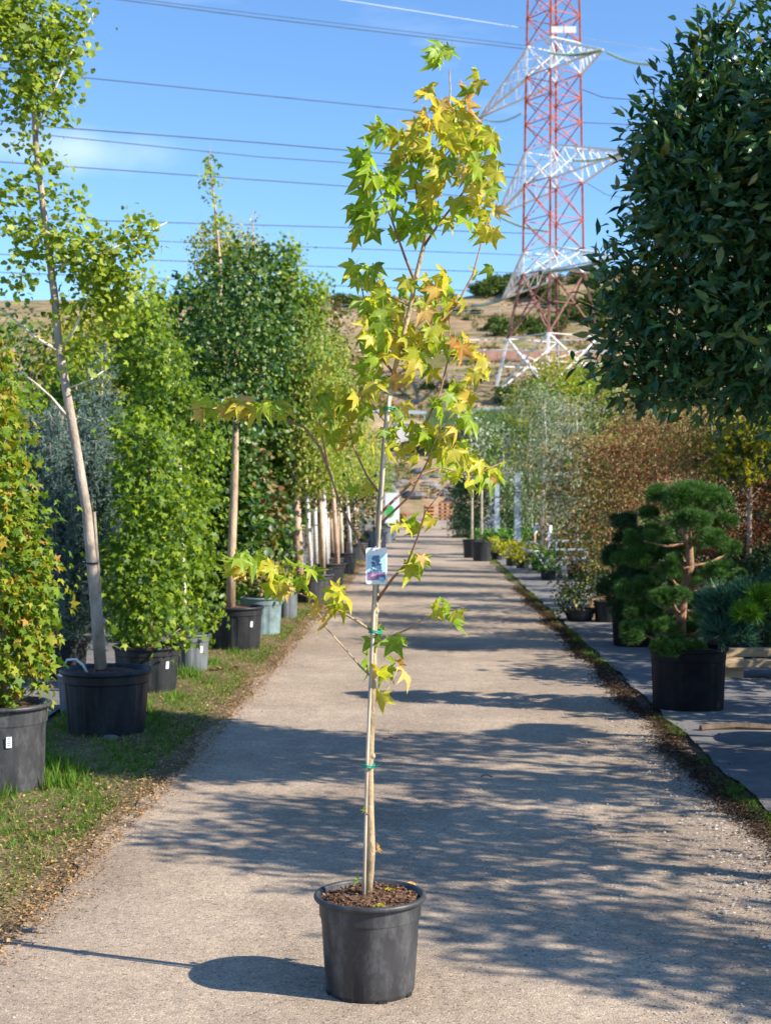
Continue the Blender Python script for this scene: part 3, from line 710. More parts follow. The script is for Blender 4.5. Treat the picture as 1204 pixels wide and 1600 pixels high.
def insul(a, b_, lab, droop=.4):
    a, b_ = Vector(a), Vector(b_); root = thing('insulator_string', lab, 'insulator', a, 'insulator strings on the pylon')
    L = (b_ - a).length; q = (b_ - a).to_track_quat('Z', 'Y').to_matrix()
    for off in (-.22, .22):
        mb = MB(); n = int(L / .30); prof = [(.03, 0)]
        for j in range(n): z = L * (j + .3) / n; prof += [(.04, z), (.17, z + .03), (.17, z + .09), (.04, z + .14)]
        prof.append((.03, L)); mb.lathe(prof, 8); mb.v = [tuple(q @ Vector((v[0] + off, v[1], v[2])) + Vector((0, 0, -droop * math.sin(math.pi * v[2] / L)))) for v in mb.v]
        mb.build('disc_chain', M['glass_green'], root)
insul(tips['r1'], P(857, 85, 176), 'glass insulator string under the top right crossarm')
insul(P(946, 84, 166), P(1022, 103, 163), 'glass insulator string running off beyond the top right tip')
insul(tips['r2'], P(897, 252, 175), 'glass insulator string under the middle right crossarm')
insul(tips['r3'], P(850, 425, 176), 'glass insulator string under the lowest right crossarm')
insul(tips['l1'], P(815, 178, 196), 'glass insulator string inward of the top left crossarm tip', .8)
insul(tips['l1'], P(738, 187, 192), 'glass insulator string outward of the top left crossarm tip', .1)
insul(tips['l2'], P(852, 362, 190), 'glass insulator string beside the middle left crossarm')
insul(tips['l3'], P(738, 478, 190), 'glass insulator string outward of the lowest left crossarm', .2)
def wire(pts, lab, r=.05, m='wire', nseg=10):
    P0 = [Vector(P(*p)) for p in pts]; q = []
    for i in range(len(P0) - 1):
        for k in range(nseg): q.append(P0[i].lerp(P0[i + 1], k / nseg))
    q.append(P0[-1]); base = q[0].copy()
    o = MB().tube([v - base for v in q], r, 4).build('power_line', M[m], None, loc=base); tag(o, lab, 'power line', 'power lines across the sky')
wire([(-150, -60, 120), (170, 0, 140), (400, 30, 155), (820, 79, 182)], 'upper of the twin wires across the top of the sky to the pylon')
wire([(-150, -66, 118), (205, 0, 140), (400, 24, 155), (824, 74, 184)], 'lower of the twin wires across the top of the sky to the pylon', .035)
wire([(-100, 95, 120), (100, 120, 140), (400, 150, 165), (650, 175, 185), (738, 187, 192)], 'wire meeting the tip of the top left crossarm')
wire([(-100, 178, 130), (95, 201, 150), (400, 224, 170), (840, 262, 190)], 'wire just above the small cloud at the left', .06)
wire([(-100, 192, 130), (0, 205, 140), (400, 246, 165), (560, 257, 175), (840, 282, 190)], 'thin wire through the small cloud at the left', .045)
wire([(-100, 244, 130), (0, 254, 140), (540, 292, 175), (776, 312, 199)], 'wire just below the small cloud at the left')
wire([(-100, 335, 140), (130, 345, 150), (530, 356, 180), (840, 366, 195)], 'wire crossing behind the narrow leafy shoot', .05)
wire([(-100, 358, 140), (0, 365, 150), (300, 380, 170), (840, 400, 195)], 'wire low over the ginkgo branches', .04)
wire([(-100, 392, 140), (0, 398, 150), (500, 417, 180), (840, 428, 195)], 'second lowest wire over the left trees', .045)
wire([(-100, 422, 140), (0, 426, 150), (500, 446, 180), (738, 455, 190)], 'lowest wire over the left trees', .045)
wire([(430, -14, 150), (520, 0, 160), (820, 47, 184), (1010, 78, 184), (1200, 105, 186)], 'pale sunlit earth wire passing the top of the pylon', .045, 'wire_pale')
wire([(903, 140, 182), (940, 154, 180), (990, 158, 176), (1040, 138, 170)], 'slack jumper wire hanging below the top right crossarm', .05)
wire([(905, 193, 182), (1000, 197, 176), (1150, 203, 170)], 'wire leaving the pylon between the right crossarms', .04)
wire([(908, 283, 182), (945, 305, 178), (1000, 316, 172)], 'slack wire below the middle right crossarm', .04)
wire([(560, 535, 150), (760, 531, 178), (1300, 533, 180)], 'upper of two pale wires low across the hill', .06, 'wire_pale')
wire([(560, 548, 150), (760, 547, 178), (1300, 552, 180)], 'lower of two pale wires low across the hill', .06, 'wire_pale')

# ================================================================ POTS
def pot(label, base, r, h, m, seed=0, kind='tub', sticker=None, soil=True, group='black plastic tree tubs', cat='plant pot', n=60, rb=.84, soil_drop=.07):
    t = thing('plant_pot', label, cat, base, group); rr = random.Random(seed)
    ro = r; rbm = r * rb; lip = r * .055; bz = h * .80
    if kind == 'tub':      # broad band under the rim, shallow staves below
        def fn(i, k, q):
            if i in (0, 1, 2): q *= (1 - .028 * (k % 6 in (0, 1)))
            if i in (0, 1): q *= 1
            return q
        prof = [(rbm, 0), (rbm + (ro * .95 - rbm) * .02, h * .02), (rbm + (ro * .95 - rbm) * .74, bz - .005), (ro * .945, bz + .004), (ro * .955, h * .955)]
        MB().lathe(prof, n, fn).build('body', m, t, False)
    else:
        def fn(i, k, q):
            if i == 0: return q
            if i in (0, 1, 2) and (k + 3) % (n // 8) == 0: return q * .94
            return q
        prof = [(rbm - .008, .0), (rbm, .012), (rbm + .0005, .02), (rbm + (ro * .89 - rbm) * .5, h * .4), (ro * .885, h * .755), (ro * .887, h * .765), (ro * .918, h * .785), (ro * .918, h * .79), (ro * .925, h * .95)]
        MB().lathe(prof, n, fn).build('body', m, t, True)
        for a in range(8):
            w = 2 * math.pi * (a + .37) / 8; MB().box((math.cos(w) * (rbm - .0085), math.sin(w) * (rbm - .0085), .008), (.02, .030, .014), Matrix.Rotation(w, 3, 'Z')).build('drain_notch', M['tie_black'], t)
    rim = MB(); pr = []
    for j in range(9): a = math.pi * (-.5 + 2 * j / 8 * .75); pr.append((ro - lip * .6 + lip * math.cos(a), h - lip + lip * math.sin(a)))
    pr += [(ro - lip * 1.6, h - lip), (ro * .90, h * .80), (ro * .88, h * .70)]
    rim.lathe([(ro * .93, h - lip * 2.2)] + pr, n).build('rim', m, t, True)
    if soil:
        rg_ = np.random.default_rng(seed + 9); mb = MB(); zs = h * (1 - soil_drop)
        rs = ro * .905; K = 26; V = []; Q = []
        for i in range(K + 1):
            for j in range(K + 1):
                u, v = i / K * 2 - 1, j / K * 2 - 1; q = math.hypot(u, v)
                s_ = max(abs(u), abs(v)) / q if q > 0 else 1
                V.append((u * s_ * rs, v * s_ * rs, zs + rg_.uniform(-1, 1) * .035 * r * 1.6 * (1 - .6 * min(1, q)) + .02 * (1 - q)))
        for i in range(K):
            for j in range(K): a = i * (K + 1) + j; Q.append((a, a + K + 1, a + K + 2, a + 1))
        mb.add(V, Q).build('soil', M['soil'], t, True)
    if sticker is not None:
        w = sticker; rs = (rbm + (ro * .95 - rbm) * .55) + .004
        s_ = MB().box((0, 0, 0), (.003, .03, .06), None); Mr = Matrix.Rotation(w, 3, 'Z')
        tl = math.atan2(ro - rbm, h); o = s_.build('price_label', M['white_print'], t); o.location = (math.cos(w) * rs, math.sin(w) * rs, h * .62); o.rotation_euler = (0, tl, w)
        for j in range(4):
            b_ = MB().box((.0022, 0, .02 - j * .012), (.001, .018 - .003 * (j % 2), .004)).build('print_line', M['ink_grey'], o)
    return t

# ================================================================ THE YOUNG SWEETGUM
D1 = 4.86
mainbase = G(578, 1556)
mainpot = pot('dusty black round pot holding the young yellow leaved sweetgum in mid road', (mainbase[0], mainbase[1], .012), .183, .325, M['pot_worn'], 3, kind='round', n=64, rb=.80, soil_drop=.055, group='plant pots')
BASE = np.array([mainbase[0], mainbase[1], .30])
def Q(px, py, dy=0.0): return P(px, py, mainbase[1] + dy)
gum = thing('young_sweetgum', 'young staked sweetgum with yellow green star leaves in the mid road pot', 'tree', BASE)
tr_px = [(573, 1412, 6.5), (577, 1370, 6.6), (580, 1330, 6.3), (578, 1270, 6), (577, 1200, 6), (580, 1130, 5.8), (582, 1060, 5.6), (584, 985, 5.4), (587, 920, 5), (590, 860, 4.8), (592, 800, 4.6), (597, 740, 4.2), (601, 680, 4), (607, 630, 3.9), (616, 580, 3.8), (628, 530, 3.7), (641, 480, 3.6), (648, 440, 3.6), (655, 410, 3.4), (664, 375, 3.1), (668, 335, 2.8), (680, 285, 2.5), (693, 235, 2), (701, 180, 1.5), (703, 140, 1.2), (701, 112, 1)]
S_ = mainbase[1] / F
MB().tube([Q(a, b_) - BASE for a, b_, c in tr_px], [c * S_ for *_, c in tr_px], 12).build('trunk', M['stem_young'], gum, True)
for a, b_ in ((580, 1182), (579, 1330), (586, 955), (590, 845), (583, 1010)):   # bark knobs
    MB().lathe([(.001, -.012), (.009, -.004), (.009, .005), (.001, .012)], 8).build('knot', M['stem_young'], gum, True, loc=Q(a + 2, b_, -.004) - BASE)
brs = [
 [(584, 988), (560, 972), (532, 955), (500, 940), (462, 925), (415, 905), (378, 888)],
 [(563, 1042), (584, 1062)][::-1] + [(535, 1010), (508, 980), (492, 945)],
 [(581, 1100), (597, 1092), (612, 1066), (622, 1042)],
 [(584, 1005), (598, 1000), (640, 982), (668, 964), (700, 955), (724, 950)],
 [(588, 940), (612, 905), (637, 878), (652, 840), (664, 800), (690, 768)],
 [(594, 802), (625, 772), (655, 742), (690, 730), (735, 745), (785, 722)],
 [(589, 905), (560, 845), (530, 785), (512, 730), (503, 680), (495, 630), (487, 590)],
 [(517, 745), (500, 700), (475, 668), (430, 650), (380, 643), (335, 640), (312, 637)],
 [(595, 775), (572, 742), (553, 700), (544, 655), (540, 625)],
 [(600, 700), (640, 690), (668, 655), (688, 610), (700, 560), (703, 510), (694, 470)],
 [(592, 820), (640, 775), (668, 720), (690, 665)],
 [(616, 585), (592, 555), (576, 505), (566, 455), (552, 408)],
 [(628, 533), (678, 512), (712, 478), (738, 430), (750, 385), (762, 340)],
 [(648, 442), (632, 402), (612, 345), (594, 300), (572, 258)],
 [(662, 385), (684, 352), (715, 312), (745, 272), (770, 240)],
 [(667, 345), (650, 300), (640, 252), (612, 214)],
 [(701, 172), (722, 158), (742, 132)],
 [(700, 185), (690, 165), (672, 150)],
 [(690, 250), (720, 215), (735, 180)],
 [(602, 660), (585, 640), (575, 615)],
 [(641, 480), (610, 465), (585, 440)],
 [(577, 1275), (571, 1270)], [(580, 1332), (590, 1331)]]
rg = np.random.default_rng(11)
bpts = []
for i, br in enumerate(brs):
    dd = rg.uniform(-.32, .32) if len(br) > 3 else rg.uniform(-.08, .08)
    if i in (0, 6, 7): dd = (-.12, 0, 0, 0, 0, 0, .12, .2)[i]
    n = len(br); pts = [Q(a, b_, dd * (k / (n - 1)) if i != 7 else .06 + .14 * k / (n - 1)) for k, (a, b_) in enumerate(br)]
    L = sum(math.dist(br[k], br[k + 1]) for k in range(n - 1)); r0 = np.clip(L / 75, .9, 2.6) * S_
    MB().tube([p - BASE for p in pts], list(np.linspace(r0, .8 * S_, n)), 6).build('branch', M['stem_red'] if i > 3 else M['stem_young'], gum, True)
    for k in range(n - 1):
        for t_ in np.linspace(0, 1, 8): bpts.append(pts[k] * (1 - t_) + pts[k + 1] * t_)
for a, b_, c in tr_px[14:]: bpts.append(Q(a, b_))
bpts = np.array(bpts)
# leaf regions: px, py, rx, ry, count, weights green/yellow/orange
regs = [(700, 95, 30, 14, 6, (.8, .2, 0)), (744, 128, 10, 14, 2, (.5, .5, 0)), (668, 150, 22, 14, 3, (0, .5, .5)), (728, 158, 18, 18, 4, (.1, .4, .5)), (700, 172, 20, 14, 4, (.1, .4, .5)),
 (695, 215, 62, 36, 26, (.15, .55, .3)), (745, 225, 30, 24, 9, (.6, .3, .1)), (608, 215, 18, 14, 4, (.8, .2, 0)), (632, 232, 36, 22, 9, (.2, .7, .1)), (575, 262, 26, 26, 9, (.9, .1, 0)),
 (668, 272, 60, 30, 16, (.35, .55, .1)), (752, 272, 28, 34, 10, (.35, .5, .15)), (600, 305, 40, 28, 9, (.8, .2, 0)), (565, 355, 26, 28, 8, (.7, .2, .1)), (632, 365, 34, 18, 6, (.85, .15, 0)), (690, 335, 40, 24, 8, (.4, .5, .1)), (750, 350, 34, 34, 11, (.3, .5, .2)),
 (572, 428, 26, 18, 6, (.6, .4, 0)), (756, 428, 12, 18, 2, (.4, .5, .1)), (672, 445, 40, 16, 6, (.5, .4, .1)), (600, 478, 44, 30, 12, (.6, .35, .05)), (690, 480, 50, 24, 10, (.3, .5, .2)),
 (635, 535, 52, 34, 16, (.4, .5, .1)), (700, 540, 40, 30, 7, (.3, .5, .2)), (745, 580, 24, 30, 5, (.2, .4, .4)), (540, 632, 46, 34, 15, (.4, .55, .05)), (520, 690, 40, 34, 6, (.5, .45, .05)), (590, 600, 24, 40, 6, (.5, .45, .05)), (585, 540, 24, 34, 7, (.6, .35, .05)), (620, 660, 30, 30, 6, (.5, .4, .1)), (695, 700, 30, 30, 6, (.4, .5, .1)), (500, 600, 26, 30, 4, (.7, .3, 0)),
 (380, 640, 62, 12, 11, (.15, .65, .2)), (325, 640, 16, 12, 4, (.2, .7, .1)), (385, 890, 26, 20, 4, (.6, .4, 0)), (455, 648, 24, 12, 3, (.7, .3, 0)), (710, 640, 36, 40, 8, (.4, .4, .2)), (655, 700, 50, 32, 9, (.4, .5, .1)), (640, 590, 40, 26, 5, (.4, .5, .1)), (575, 760, 30, 22, 4, (.5, .5, 0)), (600, 690, 24, 22, 4, (.5, .5, 0)),
 (745, 738, 44, 26, 10, (.4, .5, .1)), (655, 815, 22, 40, 5, (.4, .4, .2)), (645, 878, 28, 18, 5, (.4, .4, .2)), (618, 830, 10, 10, 1, (0, .3, .7)), (400, 885, 38, 18, 8, (.5, .45, .05)), (460, 912, 46, 22, 9, (.5, .4, .1)), (512, 938, 28, 20, 6, (.3, .6, .1)), (500, 965, 22, 12, 2, (.3, .6, .1)),
 (705, 960, 30, 16, 5, (.5, .4, .1)), (600, 1000, 28, 14, 4, (.9, .1, 0)), (590, 1045, 34, 22, 5, (.6, .2, .2)), (622, 1045, 16, 14, 2, (0, .3, .7)), (598, 1088, 10, 8, 1, (.2, .8, 0)), (572, 1268, 4, 6, 1, (.8, .2, 0)), (591, 1330, 2, 2, 1, (0, 0, 1)), (560, 1380, 3, 3, 1, (1, 0, 0))]
pos, tip, nor, sz, mi = [], [], [], [], []
for (px, py, rx, ry, n, w) in regs:
    for _ in range(int(n * 1.75) if n > 5 else n):
        a = rg.uniform(0, 6.283); q = math.sqrt(rg.uniform(0, 1)); tx, ty = px + math.cos(a) * q * rx, py + math.sin(a) * q * ry
        ap = np.stack([CX + bpts[:, 0] / bpts[:, 1] * F, HY - (bpts[:, 2] - H) / bpts[:, 1] * F], 1)
        j = np.argmin(((ap - [tx, ty - 12]) ** 2).sum(1) + rg.uniform(0, 300, len(ap)))
        p = Q(tx, ty - 6, bpts[j, 1] - mainbase[1] + rg.normal() * .07)
        outw = p - bpts[j]; outw[1] += rg.normal() * .03
        outw = outw / (np.linalg.norm(outw) + .02)
        pos.append(p); tip.append(outw * .55 + np.array([rg.normal() * .45, -.1 + rg.normal() * .45, -.95 + rg.normal() * .35]))
        nor.append(np.array([.45 + rg.normal() * .65, -.65 + rg.normal() * .6, .5 + rg.normal() * .5])); small = py > 1200
        sz.append(rg.uniform(.036, .068) * (.5 if small else 1)); mi.append(int(rg.choice(3, p=np.array(w) / sum(w))))
        # petiole back to the twig
pos, tip, nor, sz = map(np.array, (pos, tip, nor, sz))
print('gum leaves', len(pos))
mi = np.array(mi); od = np.argsort(pos[:, 1] - sz * 2); od = np.concatenate([od[pos[od, 2] < 2.0], od[pos[od, 2] >= 2.0]]); kk, rs_ = od[:298], od[298:]
gm = [M['gum_green'], M['gum_yellow'], M['gum_orange']]
leaf_objects(gum, BASE, 'star', pos[kk], tip[kk], nor[kk], sz[kk], gm, rg, mi=mi[kk])
Vv, Tt, Mm, of = [], [], [], 0
for q_ in range(3):
    u = rs_[mi[rs_] == q_]
    if len(u): v_, t_ = cloud('star', pos[u], tip[u], nor[u], sz[u], rg); Vv.append(v_); Tt.append(t_ + of); Mm += [q_] * len(t_); of += len(v_)
if Vv:
    me_ = np_mesh('crown', np.concatenate(Vv) - BASE, np.concatenate(Tt), gm, Mm); me_.attributes.new('vein', 'FLOAT', 'POINT').data.foreach_set('value', np.tile(VEIN, len(me_.vertices) // len(VEIN)).astype(np.float32))
    o = link('crown', me_, gum); o['kind'] = 'stuff'
# cane, ties
cane = MB().tube([Q(a, b_, -.016) - BASE for a, b_ in ((568, 1418), (570, 1330), (573, 1200), (578, 1075), (585, 940), (594, 800), (602, 690), (609, 608))], [2.6 * S_] * 8, 8).build('support_cane', M['cane'], None, True, loc=BASE)
tag(cane, 'slim pale wooden cane tied beside the sweetgum stem', 'stake')
for (a, b_, tx) in ((575, 1198, 1), (609, 640, 0), (586, 988, 0)):
    o = thing('plant_tie', {1198: 'green plastic tie with a loose tail low on the sweetgum stem', 640: 'green tie near the top of the cane', 988: 'small green tie where the lowest branches leave the stem', 862: 'green tie right behind the hanging plant tag'}[b_], 'tie', Q(a, b_, -.008), 'green ties on the sweetgum stem')
    mb = MB(); ring = [(math.cos(w) * .021, math.sin(w) * .028, .002 * math.sin(w * 2)) for w in np.linspace(0, 2 * math.pi, 17)]
    mb.tube(ring, .0028, 5, False); mb.tube([(x, y, z + .006) for x, y, z in ring], .0024, 5, False)
    mb.build('loop', M['tie_green'], o, True)
    if tx: MB().tube([(.012, -.024, 0), (.028, -.03, .006), (.038, -.03, .012)], .0014, 4).build('tail', M['tie_green'], o)
# hanging plant tag
tg = thing('plant_tag', 'white rounded plant tag with a blue tree picture hung on the sweetgum stem', 'tag', Q(588, 913, -.035))
w_, h_ = .071, .120
def rrect(w, h, r, z0=0, th=.0012, n=5, y=0):
    pts = []
    for cx_, cz_, a0 in ((w / 2 - r, h - r, 0), (-w / 2 + r, h - r, 90), (-w / 2 + r, r, 180), (w / 2 - r, r, 270)):
        for k in range(n + 1): a = R(a0 + 90 * k / n); pts.append((cx_ + r * math.cos(a), z0 + cz_ + r * math.sin(a)))
    V = [(x, y, z) for x, z in pts] + [(x, y + th, z) for x, z in pts]; m_ = len(pts)
    return V, [tuple(range(m_)), tuple(range(m_, 2 * m_))[::-1]] + [(i, i + m_, (i + 1) % m_ + m_, (i + 1) % m_) for i in range(m_)]
MB().add(*rrect(w_, h_, .009)).build('card', M['white_print'], tg)
pm = {k: mat('print_' + k, c, .4, v, 60, col2=c2) for k, c, c2, v in (('sky', (.42, .72, .82), (.55, .80, .86), .05), ('tree', (.05, .12, .28), (.16, .30, .48), .4), ('ground', (.10, .09, .28), (.5, .3, .5), .4), ('pink', (.62, .18, .32), (.8, .5, .6), .3), ('cyan', (.10, .55, .75), (.4, .8, .9), .3))}
MB().add(*rrect(.058, .056, .002, .040, .0006, 2, -.0008)).build('printed_sky', pm['sky'], tg)
MB().add(*rrect(.058, .026, .002, .014, .0006, 2, -.0010)).build('printed_ground', pm['ground'], tg)
rr = random.Random(5); mb = MB()
for k in range(60):
    z = rr.uniform(.042, .092); hw = .014 * (1 - (z - .045) / .07) + .003; x = rr.uniform(-hw, hw) - .002; s_ = rr.uniform(.0035, .0065)
    mb.add([(x + s_ * math.cos(a), -.0013 - k * 1e-6, z + s_ * math.sin(a) * .8) for a in np.linspace(0, 5.5, 7)], [tuple(range(7))])
mb.build('printed_tree', pm['tree'], tg)
MB().add([(-.01 + .010 * math.cos(a), -.0014, .026 + .008 * math.sin(a)) for a in np.linspace(0, 5.8, 12)], [tuple(range(12))]).build('printed_flower', pm['pink'], tg)
MB().add([(.006, -.0015, .012), (.024, -.0015, .006), (.026, -.0015, .022), (.012, -.0015, .024)], [(0, 1, 2, 3)]).build('printed_corner', pm['cyan'], tg)
MB().add([(.0022 * math.cos(a), -.0006, .1125 + .0022 * math.sin(a)) for a in np.linspace(0, 5.8, 12)], [tuple(range(12))]).build('hole', M['ink_grey'], tg)
MB().tube([(0, 0, .1125), (-.004, .01, .122), (.002, .035, .128), (.006, .05, .120)], .0008, 4).build('string', M['white_print'], tg)
# fallen leaves lying on the soil in the pot
for a, b_, k in ((590, 1418, 1), (612, 1402, 1), (640, 1395, 2)):
    p = Q(a, b_, 0); p[1] = mainbase[1] + (1407 - b_) * .012; p[2] = .335; p[0] = (a - CX) / F * p[1]
    o = link('fallen_leaf', leaf_mesh('star', k, M['gum_yellow'] if k == 1 else M['gum_orange']), None, p); o.scale = (.03,) * 3; o.rotation_euler = (rg.uniform(-.4, .2), .2, rg.uniform(0, 6)); tag(o, {590: 'small yellow leaf lying on the pot soil beside the stem', 612: 'yellow leaf lying on the pot soil at mid right', 640: 'brownish leaf lying on the pot soil near the rim'}[a], 'leaf')

# ================================================================ LEFT SIDE
def trunkline(pts, rs):   # pts of (px,py,d)
    return [(*P(*p), r) for p, r in zip(pts, rs)]
def blob(px, py, d, rx, rz, ry=None, dd=0):
    p = P(px, py, d); p[1] += dd; k = d / F
    return (p[0], p[1], p[2], rx * k, (ry if ry else rx) * k, rz * k)
# field maple bush at the very left
b1 = G(4, 1237); b1[2] = 0
pot('tall dusty black pot with a white label at the left edge', b1, .265, .50, M['pot_worn'], 11, 'round', sticker=R(-68), n=48, rb=.84)
d = b1[1]
tree('field_maple_bush', 'dense field maple bush with green leaves and orange tips at the left edge', 'tree', (b1[0], b1[1], .44),
     [(*P(8, 1100, d), .016), (*P(0, 900, d), .014), (*P(-8, 700, d), .011), (*P(-10, 520, d), .007)],
     [blob(-20, 1010, d, 85, 85), blob(0, 900, d, 85, 90), blob(-25, 790, d, 90, 90), blob(-35, 680, d, 85, 80), blob(-45, 580, d, 68, 70), blob(-55, 510, d, 45, 45), blob(50, 960, d, 40, 60), blob(20, 1060, d, 50, 40)],
     'maple', 7400, .039, None, M['bark_grey'], 21, per=7, clump=.05, limbs=22, nparts=300, sep_limbs=False, mats=[M['field_maple'], M['field_maple_g']], out=.7, down=.45)
# ginkgo
b2 = G(166, 1148); d = b2[1]
pot('large bluish black tub holding the ginkgo on the weedy verge', b2, .315, .46, M['pot_black'], 12, 'tub', n=72, rb=.82)
gt = trunkline([(157, 1046, d), (149, 940, d), (136, 800, d), (118, 690, d), (103, 600, d), (93, 540, d), (86, 460, d), (72, 350, d), (58, 230, d), (52, 120, d), (40, 0, d), (30, -160, d)], [.042, .038, .034, .032, .030, .027, .026, .023, .020, .017, .013, .006])
gk = tree('ginkgo_tree', 'tall ginkgo with bare pale trunk and fan leaves in the big bluish tub', 'tree', (b2[0], b2[1], .42), gt,
     [blob(50, 60, d, 58, 80), blob(70, 130, d, 45, 60), blob(45, 165, d, 40, 40), blob(110, 75, d, 28, 40), blob(20, 20, d, 55, 70), blob(140, 20, d, 18, 20),
      blob(45, 235, d, 18, 16), blob(75, 265, d, 18, 25), blob(22, 330, d, 34, 40), blob(50, 380, d, 28, 30), blob(105, 380, d, 40, 45), blob(145, 405, d, 36, 40), blob(200, 385, d, 36, 18), blob(238, 358, d, 24, 12), blob(180, 420, d, 30, 20), blob(110, 320, d, 16, 12),
      blob(140, 470, d, 40, 34), blob(175, 470, d, 44, 40), blob(195, 430, d, 30, 26), blob(40, 440, d, 24, 20), blob(140, 555, d, 30, 26)],
     'fan', 5000, .032, M['ginkgo'], M['bark_ginkgo'], 22, per=11, clump=.06, limbs=0, nparts=300, out=.8, down=.35)
for pts, rr_ in (([(92, 548), (60, 530), (30, 505), (0, 480)], .013), ([(96, 545), (118, 515), (132, 482), (150, 440)], .013), ([(107, 652), (80, 620), (55, 598), (32, 580)], .011), ([(80, 392), (55, 370), (30, 340)], .012), ([(82, 420), (120, 410), (165, 395), (220, 370), (262, 348)], .012), ([(55, 215), (75, 170), (110, 90), (150, 20)], .010), ([(52, 120), (20, 60), (0, 30)], .01), ([(110, 606), (140, 595), (162, 580)], .006)):
    bs = Vector((b2[0], b2[1], .42)); MB().tube([Vector(P(a, b_, d + rg.uniform(-.1, .1) * k)) - bs for k, (a, b_) in enumerate(pts)], list(np.linspace(rr_, .004, len(pts))), 6).build('branch', M['bark_pale'], gk, True)
# stake, strap and hose at the ginkgo
q0 = Vector(P(164, 1040, d + .05)); q1 = Vector(P(147, 800, d + .06)); o = MB().tube([(0, 0, 0), q1 - q0], .012, 8).build('stake', M['bark_grey'], None, loc=q0); tag(o, 'thin grey stake tied close behind the ginkgo trunk', 'stake')
q = P(141, 880, d); o = MB().tube([(math.cos(w) * .052, math.sin(w) * .052, 0) for w in np.linspace(0, 6.283, 19)], .006, 5, False).build('tree_strap', M['tie_black'], None, loc=q); tag(o, 'black strap round the ginkgo trunk', 'strap')
q = P(118, 1045, d); o = MB().tube([(.10, -.05, -.05), (.07, -.08, .03), (.02, -.09, .075), (-.04, -.08, .07), (-.07, -.04, .02)], .009, 7).build('watering_hose', M['hose_white'], None, True, loc=q + np.array([0, .0, .0])); tag(o, 'white hose loop over the rim of the ginkgo tub', 'hose')

# weeping blue cedar
b3 = np.array([P(95, 0, 13.2)[0], 13.2, 0])
pot('black pot of the weeping blue cedar behind the ginkgo tub', b3, .25, .38, M['pot_black'], 13)
def weeping(name, label, base, tops, m, bark, n, seed, size=.035):
    rg = np.random.default_rng(seed); root = thing(name, label, 'tree', base); B = np.array(base, float); pos = []; tip = []
    H0 = max(t[2] for t in tops)
    MB().tube([(0, 0, 0), (.03, .02, H0 * .5), (-.02, 0, H0 - base[2])], [.035, .028, .015], 8).build('trunk', bark, root, True)
    mb = MB()
    for (x, y, z, L) in tops:
        a = np.array([base[0], base[1], min(z, H0) - .15]); c = np.array([x, y, z]); mb.tube([a - B, (a + c) / 2 - B + [0, 0, .12], c - B], [.012, .009, .006], 5)
        for s in range(7):
            o = c + rg.normal(size=3) * [.10, .10, .05]; l = L * rg.uniform(.6, 1.05); w = rg.uniform(-.1, .1, 2)
            k = int(n / len(tops) / 7); t = rg.random(k) ** .9
            p = o + np.stack([w[0] * t + np.sin(t * 7 + s) * .03, w[1] * t, -l * t], 1) + rg.normal(size=(k, 3)) * .04
            pos.append(p); tip.append(rg.normal(size=(k, 3)) * .8 + [0, 0, -.25]); mb.tube([o - B, o - B + [w[0] * .5, w[1] * .5, -l * .5], o - B + [w[0], w[1], -l]], [.004, .003, .002], 3)
    mb.build('branches', bark, root); pos = np.concatenate(pos); tip = np.concatenate(tip); pos[:, 2] = np.maximum(pos[:, 2], .05)
    V, Ts = cloud('spray', pos, tip, rg.normal(size=pos.shape), size * rg.uniform(.7, 1.2, len(pos)), rg); o = link('crown', np_mesh('crown', V - B, Ts, m), root); o['kind'] = 'stuff'
d = 13.2
weeping('weeping_blue_cedar', 'weeping blue cedar with hanging grey blue strands behind the ginkgo', (b3[0], d, .35), [(*P(px, py, d + dy), L) for px, py, dy, L in
    ((60, 655, 0, 1.9), (85, 640, -.2, 2.0), (105, 650, .1, 1.9), (35, 690, .2, 1.5), (125, 690, -.1, 1.7), (150, 660, .2, 1.2), (75, 700, -.3, 1.8), (175, 745, 0, 1.6), (200, 720, .2, 1.1), (115, 760, -.3, 1.4), (235, 690, .1, 1.0), (140, 820, 0, .9))],
    M['cedar'], M['bark_grey'], 26000, 31, .045)
# second smaller blue cedar showing through high up
d = 15.5; b = np.array([P(160, 0, d)[0], d, 0])
tree('blue_cedar', 'slim blue grey cedar top between the ginkgo and the bright maples', 'tree', b, [(*b, .03), (*P(160, 560, d), .01)], [blob(158, 600, d, 25, 60), blob(160, 680, d, 40, 60), blob(165, 780, d, 50, 70), blob(160, 880, d, 50, 70)], 'spray', 2600, .05, M['cedar'], M['bark_grey'], 33, per=10, clump=.06, limbs=6)

